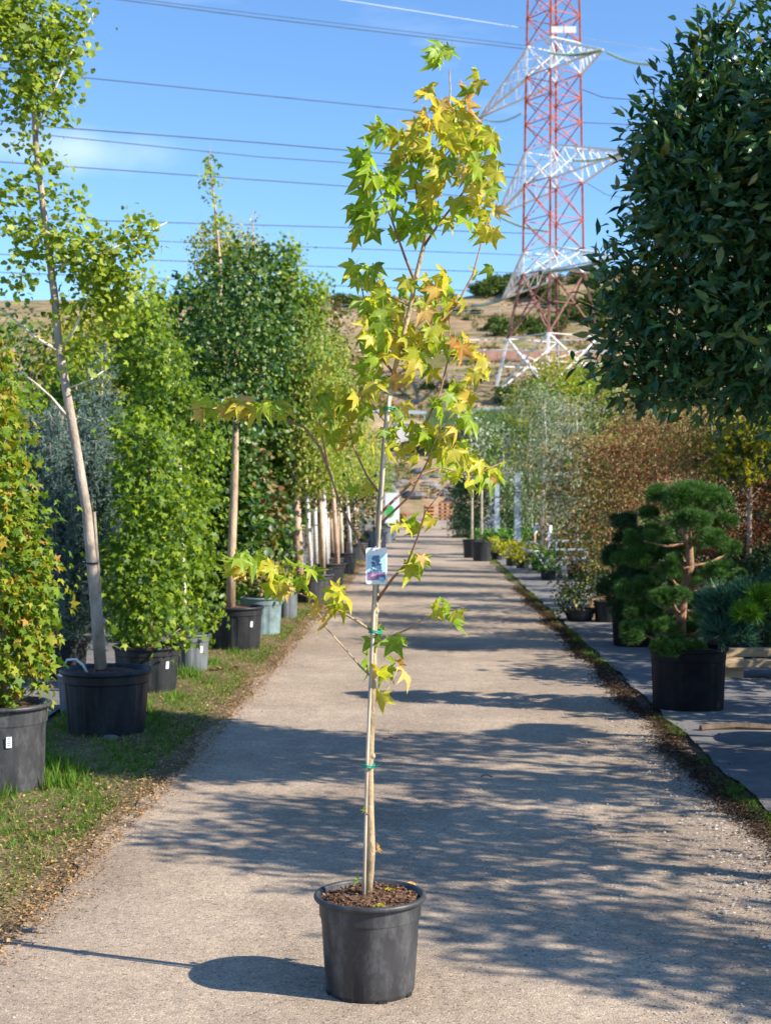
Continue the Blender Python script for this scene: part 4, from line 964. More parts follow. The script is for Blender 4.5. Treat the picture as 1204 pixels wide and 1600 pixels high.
# bright maples (several potted)
b4 = G(230, 1082)
pot('dark tub with a white label under the bright green maple', b4, .285, .40, M['pot_black'], 14, 'tub', sticker=R(-42))
d = b4[1]
tree('bright_maple', 'bushy bright green maple reaching down to its labelled tub rim', 'tree', (*b4[:2], .37), [(*P(235, 1010, d), .014), (*P(238, 850, d), .012), (*P(232, 700, d), .008)],
     [blob(235, 960, d, 70, 55), blob(215, 890, d, 60, 60), blob(250, 830, d, 60, 60), blob(235, 760, d, 55, 60), blob(225, 690, d, 50, 50)],
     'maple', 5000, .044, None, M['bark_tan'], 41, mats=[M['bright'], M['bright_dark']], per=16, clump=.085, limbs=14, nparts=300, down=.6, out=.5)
b5 = G(296, 1050)
pot('narrow dark pot with a white label, right of the bright maple tub', b5, .195, .36, M['pot_grey'], 15, 'tub', sticker=R(-45))
d = b5[1]
tree('thin_stem_maple', 'thin stemmed maple with sparse bright leaves in the narrow pot', 'tree', (*b5[:2], .33), trunkline([(290, 990, d), (287, 900, d), (284, 820, d), (282, 740, d), (276, 640, d), (262, 540, d)], [.020, .018, .018, .016, .012, .008]),
     [blob(300, 700, d, 45, 30), blob(250, 650, d, 50, 45), blob(310, 780, d, 35, 30), blob(295, 640, d, 40, 40), blob(235, 560, d, 45, 50), blob(225, 490, d, 35, 40), blob(320, 960, d, 18, 20), blob(270, 590, d, 45, 45)],
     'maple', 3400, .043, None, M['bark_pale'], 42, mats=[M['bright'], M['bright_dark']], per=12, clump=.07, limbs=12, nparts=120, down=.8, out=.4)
for i, (px, ytop, dd_, w_, lb) in enumerate(((205, 470, 16.5, 60, 'tall maple column of drooping leaves left of the glossy magnolias'), (120, 560, 17.5, 65, 'shaded green maple deep behind the ginkgo trunk'), (285, 560, 17.5, 55, 'leafy maple filling the gap beside the glossy magnolias'), (30, 620, 15.5, 65, 'green maple hidden behind the field maple bush'))):
    b = np.array([P(px, 0, dd_)[0], dd_, 0]); pot('half hidden black pot under the ' + ('tall maple column', 'shaded deep maple', 'gap filling maple', 'hidden maple at the left')[i], b, .24, .36, M['pot_black'], 50 + i)
    tree('green_maple', lb, 'tree', (*b[:2], .33), [(*b[:2], .33, .022), (*P(px, 700, dd_), .018), (*P(px, ytop + 40, dd_), .008)],
         [blob(px + rg.uniform(-24, 24), y_, dd_, w_ * rg.uniform(.7, 1.15) * (0.75 + .25 * math.sin(y_ * .02)), 50) for y_ in range(ytop + 30, 960, 60)], 'maple', 4600, .060, None, M['bark_tan'], 60 + i, mats=[M['bright'] if i != 1 else M['field_maple_g'], M['bright_dark'], M['field_maple_g']], per=20, clump=.13, limbs=14, down=.7, out=.4)
# big tub L5 and lollipop evergreen
b6 = G(369, 1016)
pot('wide ribbed black tub holding a straight tan trunk', b6, .295, .475, M['pot_black'], 16, 'tub', sticker=R(-48), n=72)
d = b6[1]
tree('standard_evergreen', 'evergreen standard tree with straight tan trunk in the wide ribbed tub', 'tree', (*b6[:2], .43), trunkline([(360, 950, d), (362, 860, d), (366, 770, d), (368, 690, d), (368, 560, d)], [.052, .046, .042, .036, .02]),
     [blob(372, 600, d, 70, 70), blob(350, 540, d, 75, 65), blob(390, 520, d, 70, 60), blob(330, 610, d, 50, 50), blob(370, 450, d, 60, 55)], 'oval', 4200, .045, M['magnolia'], M['bark_tan'], 43, per=8, clump=.09, limbs=12)
b7 = G(402, 1000); b7[0] += .0
pot('turquoise grey plastic tub behind the wide ribbed tub', (b7[0], 17.4, 0), .26, .46, M['pot_turq'], 17, 'tub')
tree('tub_shrub', 'low leafy shrub in the turquoise grey tub', 'shrub', (b7[0], 17.4, .42), [(b7[0], 17.4, .42, .012), (b7[0], 17.4, .75, .008)], [(b7[0], 17.4, .62, .22, .22, .16)], 'oval', 350, .05, M['magnolia_rust'], M['bark_tan'], 44, limbs=4)
pot('upright grey bucket pot at the end of the tub row', (P(446, 0, 19.8)[0], 19.8, 0), .17, .42, M['pot_grey'], 18, 'tub', rb=.9)
bq = P(446, 0, 19.8); tree('bucket_pot_shrub', 'small leafy plant in the upright grey bucket pot', 'shrub', (bq[0], 19.8, .38), [(bq[0], 19.8, .36, .01), (bq[0], 19.8, .6, .006)], [(bq[0], 19.8, .6, .16, .16, .14)], 'oval', 200, .045, M['yellowgreen'], M['bark_tan'], 45, limbs=3)
# small pots around L2 / L1
for px, py, r_, h_, m_, lb in ((95, 1135, .16, .30, 'pot_grey', 'grey bucket between the field maple pot and the ginkgo tub'), (200, 1060, .17, .28, 'pot_black', 'black pot squeezed behind the ginkgo tub'), (320, 985, .2, .32, 'pot_black', 'black pot half hidden left of the wide ribbed tub')):
    b = G(px, py); pot(lb, (b[0], b[1] + (.6 if px == 95 else .2), 0), r_, h_, M[m_], px)
# evergreens (magnolia) wall
evs = [(262, 15.8 + 4, 560, 62, 'magnolia', 'dark glossy magnolia at the left end of the evergreen group'), (310, 20.5, 455, 75, 'magnolia', 'broad glossy magnolia below the narrow leafy shoot'), (385, 22.5, 395, 88, 'magnolia', 'tallest and widest glossy magnolia in the evergreen group'),
       (440, 24, 465, 62, 'magnolia_rust', 'glossy magnolia between the tallest magnolia and the rusty one'), (497, 27, 470, 52, 'magnolia_rust', 'magnolia with rusty brown leaf backs next to the hill view'), (540, 33, 560, 34, 'magnolia_rust', 'smaller rusty magnolia above the white trunks'), (340, 18.3, 640, 60, 'magnolia', 'low magnolia with dark gaps behind the straight tan trunk'), (385, 20.5, 690, 40, 'magnolia_rust', 'low magnolia with bronze leaves right of the straight tan trunk')]
for i, (px, dd_, yt, w_, mm, lb) in enumerate(evs):
    b = np.array([P(px, 0, dd_)[0], dd_, 0]); pot('black pot of the ' + ' '.join(lb.split()[:11]), b, .26, .4, M['pot_black'], 70 + i)
    ys = list(range(yt + 40, 930 if dd_ < 24 else 800, 62)); n_ = len(ys)
    tree('magnolia_tree', lb, 'tree', (*b[:2], .36), [(*b[:2], .36, .045), (*P(px, 700, dd_), .03), (*P(px, yt + 30, dd_), .012)],
         [blob(px + rg.uniform(-14, 14), y_, dd_, w_ * (.62 + .38 * min(1, k / 2.5)) * rg.uniform(.88, 1.1), 52) for k, y_ in enumerate(ys)], 'oval', int(1600 * n_ * w_ / 75), .075, M[mm], M['bark_dark'], 80 + i, per=6, clump=.10, limbs=16, out=.8, down=.0, jit=.55, sunny=.35, shell=.6)
# yellow green crown and thin shoot over the evergreens
d = 25; tree('yellow_green_tree', 'yellow green tree crowning the evergreens left of the wires', 'tree', (P(345, 0, d)[0], d, 0), [(P(345, 0, d)[0], d, 0, .05), (*P(345, 500, d), .03), (*P(340, 360, d), .012)],
     [blob(325, 385, d, 26, 34), blob(352, 375, d, 28, 34), blob(380, 395, d, 30, 34), blob(345, 440, d, 45, 45), blob(400, 430, d, 25, 40)], 'oval', 3600, .045, M['yellowgreen'], M['bark_tan'], 91, per=7, clump=.08, limbs=12)
d = 22; tree('thin_sapling', 'narrow sapling shoot rising above the evergreens into the sky', 'tree', (P(345, 0, d)[0], d, 0), [(P(345, 0, d)[0], d, 0, .04), (*P(345, 420, d), .028), (*P(336, 320, d), .016), (*P(328, 255, d), .008), (*P(330, 228, d), .003)],
     [blob(328, 258, d, 8, 10), blob(322, 282, d, 14, 10), blob(342, 285, d, 10, 8), blob(335, 315, d, 9, 14), blob(340, 345, d, 12, 12)], 'maple', 150, .06, M['ginkgo'], M['bark_tan'], 92, per=3, clump=.06, limbs=8, shell=.2)
d = 24; tree('light_green_tree', 'light green tree top standing out right of the evergreens', 'tree', (P(455, 0, d)[0], d, 0), [(P(455, 0, d)[0], d, 0, .05), (*P(455, 500, d), .03), (*P(455, 400, d), .01)],
     [blob(448, 392, d, 16, 18), blob(460, 405, d, 18, 25), blob(455, 450, d, 28, 35), blob(480, 470, d, 28, 35), blob(440, 420, d, 14, 12), blob(500, 450, d, 14, 16)], 'maple', 1500, .06, M['bright'], M['bark_tan'], 93, per=6, clump=.09, limbs=8)
d = 23; tree('wispy_sapling', 'wispy grey green sapling tip beside the yellow green tree', 'tree', (P(395, 0, d)[0], d, 0), [(P(395, 0, d)[0], d, 0, .03), (*P(395, 400, d), .015), (*P(396, 330, d), .004)], [blob(394, 345, d, 5, 16), blob(388, 370, d, 9, 14), blob(398, 390, d, 12, 16)], 'diamond', 130, .05, M['silver'], M['bark_tan'], 94, per=4, clump=.05, limbs=4)
for i, (px, yt, dd_, lb) in enumerate(((50, 500, 21, 'dark evergreen deep behind the weeping cedar'), (-60, 480, 19, 'dark evergreen at the far left behind the field maple'), (200, 640, 22, 'dark evergreen deep behind the bright maples'))):
    b = np.array([P(px, 0, dd_)[0], dd_, 0]); tree('dark_evergreen', lb, 'tree', b, [(*b, .06), (*P(px, yt + 50, dd_), .02)], [blob(px, y_, dd_, 85, 60) for y_ in range(yt + 40, 960, 70)], 'oval', 3500, .07, M['magnolia'], M['bark_dark'], 98 + i, per=6, clump=.12, limbs=10)
for i, (px, py, lb) in enumerate(((105, 415, 'yellowing branchy tree behind the ginkgo crown'),)):
    d = 19; b = np.array([P(px + 60, 0, d)[0], d, 0]); tree('yellowing_tree', lb, 'tree', b, [(*b, .05), (*P(px + 60, 620, d), .03), (*P(px + 60, 460, d), .01)], [blob(160, 500, d, 75, 50), blob(200, 540, d, 60, 60), blob(110, 560, d, 60, 60), blob(225, 470, d, 35, 40), blob(150, 620, d, 80, 50)], 'oval', 3400, .055, M['yellowgreen'], M['bark_tan'], 105, per=7, clump=.1, limbs=12)

# row of birch like trees in tubs along the left of the road
rowd = [22.6, 24.2, 26.2, 28.4, 31, 34, 37.5, 41.5, 46, 51, 57, 64, 72]
ords = ['nearest', 'second', 'third', 'fourth', 'fifth', 'sixth', 'seventh', 'eighth', 'ninth', 'tenth', 'eleventh', 'twelfth', 'last']
barks = ['bark_pink', 'bark_birch', 'bark_tan', 'bark_pale', 'bark_birch', 'bark_birch']
for i, dd_ in enumerate(rowd):
    x = XL(dd_) - .27 - (.12 if i % 2 else 0); r_ = .34 if i < 3 else .30
    pot(f'{ords[i]} tub in the row of slender trunks left of the road', (x, dd_, 0), r_, .46, M['pot_black' if i % 3 else 'pot_worn'], 110 + i, 'tub', group='tubs in the slender trunk row', n=28)
    n_tr = 3 if i < 5 else (2 if i < 8 else 1)
    for j in range(n_tr):
        xx = x - .2 + .19 * j; bx = barks[(i * 2 + j) % 6]; lean = rg.uniform(-.14, .02); z1 = rg.uniform(3.3, 4.5)
        r0 = .085 if (i, j) == (0, 0) else rg.uniform(.036, .052)
        crown = [(xx + lean + rg.uniform(-.1, .1), dd_ + rg.uniform(-.1, .1), z, rg.uniform(.32, .5), .42, .42) for z in np.arange(2.1, z1 - .2, .42)]
        crown.append((xx + lean * 1.3, dd_, z1, .18, .18, .35))
        tree('slender_tree', f'{("single",) [0] if n_tr == 1 else (("left", "right")[j] if n_tr == 2 else ("left", "middle", "right")[j])} stem tree in the {ords[i]} tub of the slender trunk row', 'tree', (xx, dd_ + .1 * (j % 2), .42),
             [(xx, dd_, .42, r0), (xx + lean * .4, dd_, 1.2, r0 * .88), (xx + lean, dd_, 2.2, r0 * .7), (xx + lean * 1.3, dd_, z1, .008)], crown, 'diamond' if i > 3 else 'oval', 3000 if i < 7 else 1500, .042 if i < 6 else .065, M['birch' if (i + j) % 3 else 'birch_g'], M[bx], 1300 + i * 3 + j, group='slender trees in the tub row', per=8, clump=.09, limbs=10, out=.3, down=.9, jit=.4)
        if i < 5 and j == 0:
            o = MB().tube([(0, 0, 0), (.02, 0, 1.9)], .018, 7).build('stake', M['galv'] if i == 0 else M['cane'], None, loc=(xx - .12, dd_ - .02, .42)); tag(o, f'{"grey metal" if i == 0 else "thin wooden"} stake in the {ords[i]} tub of the slender trunk row', 'stake', 'stakes in the slender trunk row')
# second row, further left, fills the view between the trunks
for i in range(9):
    dd_ = 25 + i * 4.5; x = XL(dd_) - 2.0 - .2 * (i % 2); z1 = rg.uniform(3.4, 4.6)
    tree('slender_tree', f'{["first", "second", "third", "fourth", "fifth", "sixth", "seventh", "eighth", "ninth"][i]} tree of the shaded row behind the slender trunks', 'tree', (x, dd_, 0), [(x, dd_, 0, .04), (x, dd_, 2, .03), (x, dd_, z1, .008)],
         [(x + rg.uniform(-.15, .15), dd_, z, .6, .6, .45) for z in np.arange(.9, z1, .5)], 'oval', 2200, .07, M['birch_g' if i % 2 else 'magnolia_rust'], M['bark_tan'], 180 + i, group='shaded row behind the slender trunks', per=7, clump=.12, limbs=8, down=.6)

# ================================================================ RIGHT SIDE
# laurels (the near one is in view, its neighbours beyond the frame shade the road)
def laurel(x, y, r, z0, z1, n, label, seed, nparts=0, scale=1, extra=()):
    pot('large tub under the ' + ' '.join(label.split()[:11]), (x, y, 0), .36, .5, M['pot_black'], seed)
    zc = (z0 + z1) / 2; hz_ = (z1 - z0) / 2
    bl = [(x, y, zc, r * .8, r * .8, hz_ * .85)]
    rr = np.random.default_rng(seed)
    for k in range(15):
        a = rr.uniform(0, 6.28); e = rr.uniform(-.85, .85); q = math.sqrt(1 - e * e); bl.append((x + math.cos(a) * q * r * .72, y + math.sin(a) * q * r * .72, zc + e * hz_ * .72, r * .36, r * .36, hz_ * .32))
    bl += list(extra)
    return tree('laurel_tree', label, 'tree', (x, y, .46), [(x, y, .46, .07), (x + .02, y, 1.3, .06), (x, y, z0 + .6, .05), (x, y, z1 - .6, .02)], bl, 'lance', n, .056 * scale, None, M['bark_grey'], seed, per=7, clump=.06, limbs=30, nparts=nparts,
         mats=[M['laurel'], M['laurel'], M['laurel'], M['laurel'], M['laurel_new']] if nparts else [M['laurel']], out=1.0, down=-.15, jit=.7, sunny=.35, shell=.5, limb_r=.13, limb_min=z0 + .45)
laurel(2.60, 8.0, 1.16, 2.05, 4.75, 46000, 'dark glossy laurel with a huge round crown filling the upper right', 201, 300, extra=[blob(px, py, 7.9, rx, rz, dd=dd) for px, py, rx, rz, dd in ((975, 430, 42, 60, 0), (975, 510, 42, 60, 0), (990, 565, 50, 50, .2), (1060, 590, 70, 55, 0), (1130, 600, 70, 50, -.2), (1190, 590, 60, 60, 0), (1040, 400, 60, 80, 0), (1050, 280, 50, 70, .1), (1110, 130, 45, 60, 0), (1060, 500, 80, 80, 0), (1160, 480, 90, 90, -.3), (1120, 60, 30, 40, .1), (1100, 330, 90, 100, -.3))])
laurel(4.3, 5.3, .95, 1.9, 3.9, 3600, 'laurel out at the right whose shade falls across the road', 202, 0, 1.3)
laurel(5.5, 3.75, .85, 1.9, 3.9, 2600, 'laurel out of the picture nearest the photographer', 204, 0, 1.3)
laurel(5.6, 7.2, 1.2, 2.0, 4.4, 4200, 'laurel farther right beyond the large one', 203, 0, 1.3)

# cloud pruned pine
b8 = G(1075, 1112); d = b8[1]
pot('shade darkened black tub of the cloud pruned pine on the grey fabric', b8, .30, .50, M['pot_shade_dark'], 21, 'tub', n=72, rb=.88)
def pads(root, B, pads_, m, rg, dens=1.0, size=.055, name='foliage_pad', kind='tuft'):
    for (x, y, z, rx, ry, rz) in pads_:
        K = max(7, int(14 * (rx * ry / .04) ** .5)); a_ = rg.uniform(0, 6.28, K); q_ = np.sqrt(rg.random(K)) * .74
        lc = np.stack([x + np.cos(a_) * q_ * rx, y + np.sin(a_) * q_ * ry, z + rg.uniform(-.45, .45, K) * rz + (1 - q_) * rz * .35], 1); lr = rg.uniform(.22, .36, K) * min(rx, ry)
        n = int(1700 * dens * (rx * ry) / .05); ii = rg.integers(0, K, n); dv = nrm(rg.normal(size=(n, 3)) + [0, 0, .35]); r = .75 + .25 * rg.random((n, 1))
        p = lc[ii] + dv * r * (lr[ii][:, None] * [1, 1, .85])
        tip = dv * [1, 1, .8] + [0, 0, .45] + rg.normal(size=(n, 3)) * .3
        V, Ts = cloud(kind, p, tip, rg.normal(size=(n, 3)), size * rg.uniform(.7, 1.2, n), rg)
        o = link(name, np_mesh(name, V - B, Ts, m), root); o['kind'] = 'stuff'
B = np.array([b8[0], b8[1], .46]); cp = thing('cloud_pruned_pine', 'cloud pruned pine with rounded green pads and reddish twisted trunk', 'tree', B)
tk = [(1062, 1000), (1064, 960), (1068, 920), (1078, 885), (1076, 850), (1062, 820), (1052, 795), (1060, 770)]
MB().tube([P(a, b_, d) - B for a, b_ in tk], [.045, .04, .036, .032, .028, .022, .015, .008], 9).build('trunk', M['bark_pine'], cp, True)
pl = [(1072, 782, 72, 26), (1030, 775, 32, 18), (1118, 786, 34, 20), (1012, 806, 26, 14), (1125, 815, 30, 20), (1078, 815, 40, 18), (1005, 845, 34, 24), (1115, 845, 36, 22), (1048, 850, 22, 14), (1118, 895, 34, 20), (1042, 895, 26, 18), (1098, 915, 22, 12), (1028, 930, 26, 16), (1040, 985, 34, 20), (1130, 935, 26, 16), (1085, 985, 40, 14), (990, 880, 40, 26), (1062, 862, 34, 20), (1140, 862, 28, 20), (1008, 960, 38, 24), (1092, 945, 38, 18), (1070, 905, 30, 16), (1035, 835, 34, 20), (1150, 905, 24, 18), (1048, 935, 38, 18), (1112, 965, 38, 20), (1000, 925, 44, 24), (1000, 990, 36, 22), (1060, 880, 26, 12), (1145, 950, 28, 20), (1010, 870, 40, 20), (1060, 1012, 50, 14)]
P3 = []
for k, (a, b_, rx, rz) in enumerate(pl):
    dd_ = d + [0, .1, -.1, .15, .05, -.25, -.05, -.2, .2, -.1, -.15, .2, .1, -.1, 0, .25, .15, .3, .25, .1, .3, .35, .3, .2, -.22, -.2, .1, -.1, -.2, .1, .2, -.15][k]; q = P(a, b_, dd_); P3.append((*q, rx / F * d, rx / F * d * .9, rz / F * d))
    j = min(range(len(tk)), key=lambda t: abs(tk[t][1] - (b_ + 22))); MB().tube([P(*tk[j], d) - B, (P(*tk[j], d) + q) / 2 - B + [0, 0, -.03], q - B], [.016, .012, .008], 6).build('branch', M['bark_pine'], cp, True)
pads(cp, B, [(x, y, z, a * .92, b_ * .92, c * .82) for x, y, z, a, b_, c in P3], M['pine'], np.random.default_rng(61), 1.5, .042)
# second dark pine behind
b9 = G(990, 1012); d = b9[1]
pot('black tub of the dark pine behind the cloud pruned pine', b9, .26, .42, M['pot_shade_dark'], 22)
B = np.array([b9[0], b9[1], .38]); dp = thing('dark_pine', 'dark bushy pine behind and left of the cloud pruned pine', 'tree', B)
MB().tube([(0, 0, 0), (-.05, 0, .6), (.03, 0, 1.1)], [.04, .03, .012], 7).build('trunk', M['bark_dark'], dp, True)
pads(dp, B, [(*P(a, b_, d + dy), rx / F * d, rx / F * d, rz / F * d) for a, b_, rx, rz, dy in ((985, 960, 44, 30, 0), (965, 920, 34, 24, -.1), (1000, 905, 36, 24, .1), (960, 875, 28, 20, 0), (985, 845, 30, 22, .1), (1010, 975, 30, 24, -.2), (975, 820, 24, 16, 0), (1015, 940, 30, 20, 0))], M['darkconifer'], np.random.default_rng(62), .6, .08)
# blue green pine at the right edge
bx = (3.02, 9.6, 0); pot('black tub of the blue green pine at the right edge', bx, .3, .42, M['pot_black'], 23)
B = np.array([3.02, 9.6, .38]); d = 9.6; bp_ = thing('blue_green_pine', 'blue green pine with long needles reaching in at the right edge', 'tree', B)
MB().tube([(0, 0, 0), (-.08, 0, .35), (-.2, 0, .6), (-.35, 0, .75)], [.05, .045, .03, .015], 8).build('trunk', M['bark_pine'], bp_, True)
pads(bp_, B, [(*P(a, b_, d + dy), rx / F * d, rx / F * d, rz / F * d) for a, b_, rx, rz, dy in ((1165, 955, 62, 34, 0), (1215, 935, 60, 34, .1), (1140, 985, 36, 22, -.1), (1260, 900, 60, 40, .1), (1125, 955, 30, 20, .1))], M['pine_blue'], np.random.default_rng(63), .5, .10)
pads(bp_, B, [(*P(1195, 940, d - .2), .12, .1, .07), (*P(1172, 960, d - .25), .08, .08, .05)], M['box_green'], np.random.default_rng(64), 1.0, .09)
# Japanese maples, bronze / olive, in staggered rows
for nm_, c_ in (('copper', [(.14, .13, .04), (.30, .18, .09), (.46, .29, .16), (.20, .22, .07)]), ('tan_maple', [(.15, .13, .05), (.32, .22, .09), (.48, .31, .14)]), ('green_bronze', [(.08, .13, .03), (.20, .26, .05), (.34, .34, .09), (.36, .20, .09)])):
    M[nm_] = leafmat(nm_, c_, .55, .38, .2, (1.3, 1.1, .8))
LAY = np.array([.25, .25, .032])
def bushy(name, label, px, dd_, ytop, ybot, w, mm, n, size, seed, bark='bark_grey', kind='diamond', cat='tree', potr=.2, m2=None, pergr=14, trunk_to=None, down=.4, clump=None):
    b = np.array([P(px, 0, dd_)[0], dd_, 0]); pot('black pot of the ' + ' '.join(label.split()[:12]), b, potr, potr * 1.5, M['pot_black'], seed, n=24)
    ys = np.linspace(ytop + 22, ybot - 18, max(2, int((ybot - ytop) / 42))); bl = []; r_ = np.random.default_rng(seed + 7)
    for k, y_ in enumerate(ys):
        for s in (-1, 1): bl.append(blob(px + s * w * r_.uniform(.1, .45), y_ + r_.uniform(-8, 8), dd_ + r_.uniform(-.3, .3), w * r_.uniform(.4, .62), 30))
    z0 = potr * 1.4
    return tree(name, label, cat, (*b[:2], z0), [(*b[:2], z0, .03), (*P(px + w * .05, (ytop + ybot) / 2, dd_), .022), (*P(px, ytop + 20, dd_), .006)], bl, kind, int(n * 1.35), size, M[mm], M[bark], seed, per=pergr, clump=clump if clump is not None else np.array([.12, .12, .05]) * (dd_ / 20) ** .5, limbs=14, mats=[M[mm], M[m2]] if m2 else None, down=down)
bushy('japanese_maple', 'olive bronze maple behind the metal trolley', 905, 31, 690, 855, 56, 'green_bronze', 3400, .065, 301, m2='copper', pergr=34, clump=LAY * 1.2)
bushy('japanese_maple', 'bronze maple left of the cloud pruned pine', 950, 19, 690, 880, 58, 'green_bronze', 4200, .046, 302, m2='copper', pergr=34, clump=LAY)
bushy('japanese_maple', 'broad bronze maple above the cloud pruned pine', 1020, 17.5, 665, 800, 70, 'copper', 4600, .048, 303, kind='willow', m2='bronze_red', pergr=60, clump=LAY)
bushy('japanese_maple', 'feathery copper maple above and right of the cloud pruned pine', 1110, 15.5, 640, 800, 85, 'tan_maple', 5600, .046, 304, kind='willow', m2='green_bronze', pergr=60, clump=LAY)
bushy('japanese_maple', 'dark red maple at the right edge below the golden shrub', 1185, 15.4, 755, 960, 80, 'bronze_red', 8000, .042, 305, kind='willow', pergr=40, clump=LAY)
bushy('japanese_maple', 'greenish bronze maple far behind the laurel crown', 975, 26, 610, 780, 70, 'green_bronze', 3600, .06, 306, m2='olive_mix', pergr=26, clump=LAY * 1.1)
bushy('japanese_maple', 'copper tinted maple rising behind the thin bare branch', 1065, 23, 590, 720, 85, 'copper', 3800, .058, 307, m2='green_bronze', pergr=36, clump=LAY * 1.2)
bushy('golden_conifer', 'golden yellow conifer under the laurel crown', 1168, 14.9, 655, 745, 58, 'gold', 1900, .055, 308, kind='spray', m2='darkconifer')
bushy('red_maple', 'low dark red maple hiding behind the blue green pine', 1130, 15.2, 850, 990, 55, 'bronze_red', 2600, .04, 309, kind='willow')
bushy('silver_tree', 'silvery leaved tree right of the tall galvanised pole', 850, 33, 610, 800, 55, 'silver', 3600, .06, 310, 'bark_pale', 'willow', down=.8)
bushy('silver_tree', 'second silvery tree between the pole and the bronze maples', 900, 29, 625, 800, 55, 'silver', 3400, .065, 311, 'bark_pale', 'willow', down=.8)
bushy('yellow_tree', 'yellow green tree in front of the pylon feet', 862, 44, 560, 690, 58, 'yellowgreen', 3400, .08, 312, m2='field_maple')
bushy('lime_tree', 'lime green leafy tree right of the pylon feet', 925, 38, 575, 680, 55, 'bright', 1800, .085, 313)
bushy('yellow_tree', 'small yellow green tree left of the pylon feet', 825, 50, 610, 720, 35, 'yellowgreen', 1500, .09, 314, m2='birch')
bushy('grey_green_tree', 'grey green tree behind the galvanised poles', 795, 58, 650, 800, 42, 'birch_g', 2600, .10, 315, m2='darkconifer', down=.6)
bushy('grey_green_tree', 'grey green tree above the hedge plants', 835, 52, 650, 830, 48, 'birch_g', 3200, .09, 316, m2='magnolia', down=.6)
bushy('dark_conifer', 'dark conifer where the road narrows at the right', 742, 58, 700, 880, 34, 'darkconifer', 4200, .10, 317, kind='spray')
bushy('dark_conifer', 'smaller dark conifer nearest the road end', 722, 72, 735, 835, 18, 'darkconifer', 1500, .12, 318, kind='spray')
bushy('dark_shrub', 'dark green shrub mass behind the hedge plants', 800, 49, 760, 850, 50, 'magnolia', 2200, .08, 319)
bushy('dark_shrub', 'dark green shrub mass behind the metal trolley', 870, 40, 740, 860, 55, 'magnolia', 2400, .07, 320)
bushy('dark_shrub', 'dark shrub below the bronze maples', 960, 22.5, 800, 930, 55, 'darkconifer', 2400, .05, 321, kind='spray')
bushy('dark_shrub', 'dark shrub in the shade behind the cloud pruned pine', 1070, 16.8, 810, 970, 85, 'magnolia', 5000, .045, 322)
bushy('dark_shrub', 'dark shrub in the shade at the right edge', 1185, 14.9, 860, 1000, 75, 'darkconifer', 4000, .05, 323, kind='spray')
for i, (px, dd_, yt, lb) in enumerate(((1240, 20, 560, 'dark evergreen beyond the right edge'), (1330, 15, 560, 'dark evergreen well beyond the right edge'))):
    bushy('dark_evergreen', lb, px, dd_, yt, 960, 110, 'magnolia', 3000, .07, 330 + i)
for (x_, y_, r_, z0_, z1_, lb, sd) in ((5.0, 10.2, .75, .9, 2.5, 'round topped magnolia beside the pine tub, added unseen for shade', 341), (4.6, 12.4, .8, .5, 2.3, 'broad magnolia behind the blue green pine, added unseen for shade', 342), (4.5, 8.1, .55, .7, 1.8, 'small magnolia shade tree, added unseen beside the laurel tub', 343)):  # unseen trees, added to throw shade on the pine tub and fabric
    pot('black tub of the ' + ' '.join(lb.split()[:9]), (x_, y_, 0), .28, .42, M['pot_black'], sd)
    tree('magnolia_tree', lb, 'tree', (x_, y_, .38), [(x_, y_, .38, .04), (x_, y_, z1_ - .3, .015)], [(x_, y_, (z0_ + z1_) / 2, r_, r_, (z1_ - z0_) / 2), (x_ - .2, y_ + .1, z1_ - .4, r_ * .6, r_ * .6, .35)], 'oval', 3000, .07, M['magnolia'], M['bark_dark'], sd, per=6, clump=.08, limbs=8)
for i in range(6):  # unseen evergreen row, put in to shade the plants and ground at the right
    y_ = 12.6 + i * 3.6; x_ = 6.3 + .06 * y_ + .3 * (i % 2)
    pot(f'{("first", "second", "third", "fourth", "fifth", "sixth")[i]} tub of the evergreen shade row added outside the frame', (x_, y_, 0), .3, .45, M['pot_black'], 360 + i)
    tree('magnolia_tree', f'{("first", "second", "third", "fourth", "fifth", "sixth")[i]} evergreen of the unseen row added at the right for shade', 'tree', (x_, y_, .4), [(x_, y_, .4, .05), (x_, y_, 3.4, .015)], [(x_, y_, 1.4, .9, .9, .8), (x_ - .1, y_ + .1, 2.4, .85, .85, .8), (x_, y_, 3.3, .6, .6, .6)], 'oval', 3200, .09, M['magnolia'], M['bark_dark'], 370 + i, per=6, clump=.1, limbs=8)
# low bush in a bowl by the road edge
b = G(905, 973); t = pot('shallow worn bowl pot by the right road edge', b, .235, .19, M['pot_worn'], 24, 'tub', rb=.6)
tree('bowl_shrub', 'low olive green shrub in the shallow bowl pot', 'shrub', (*b[:2], .15), [(*b[:2], .15, .014), (*b[:2], .5, .008)], [blob(908, 920, b[1], 38, 26), blob(885, 925, b[1], 22, 18), blob(932, 905, b[1], 26, 22), blob(878, 948, b[1], 16, 10)], 'oval', 1500, .032, None, M['bark_grey'], 340, per=6, clump=.05, limbs=10, mats=[M['olive_mix'], M['magnolia']])
# wooden trough and plank
b = G(948, 968); t = thing('wooden_trough', 'sloping brown wooden trough right of the bowl pot', 'planter', b)
MB().box((0, .1, .16), (.42, .3, .26), Matrix.Rotation(R(-12), 3, 'Y')).build('board', M['terracotta'], t); MB().box((.02, -.08, .13), (.46, .04, .20), Matrix.Rotation(R(-14), 3, 'Y')).build('board', M['terracotta'], t); MB().box((-.22, .08, .1), (.04, .3, .18)).build('board', M['terracotta'], t)
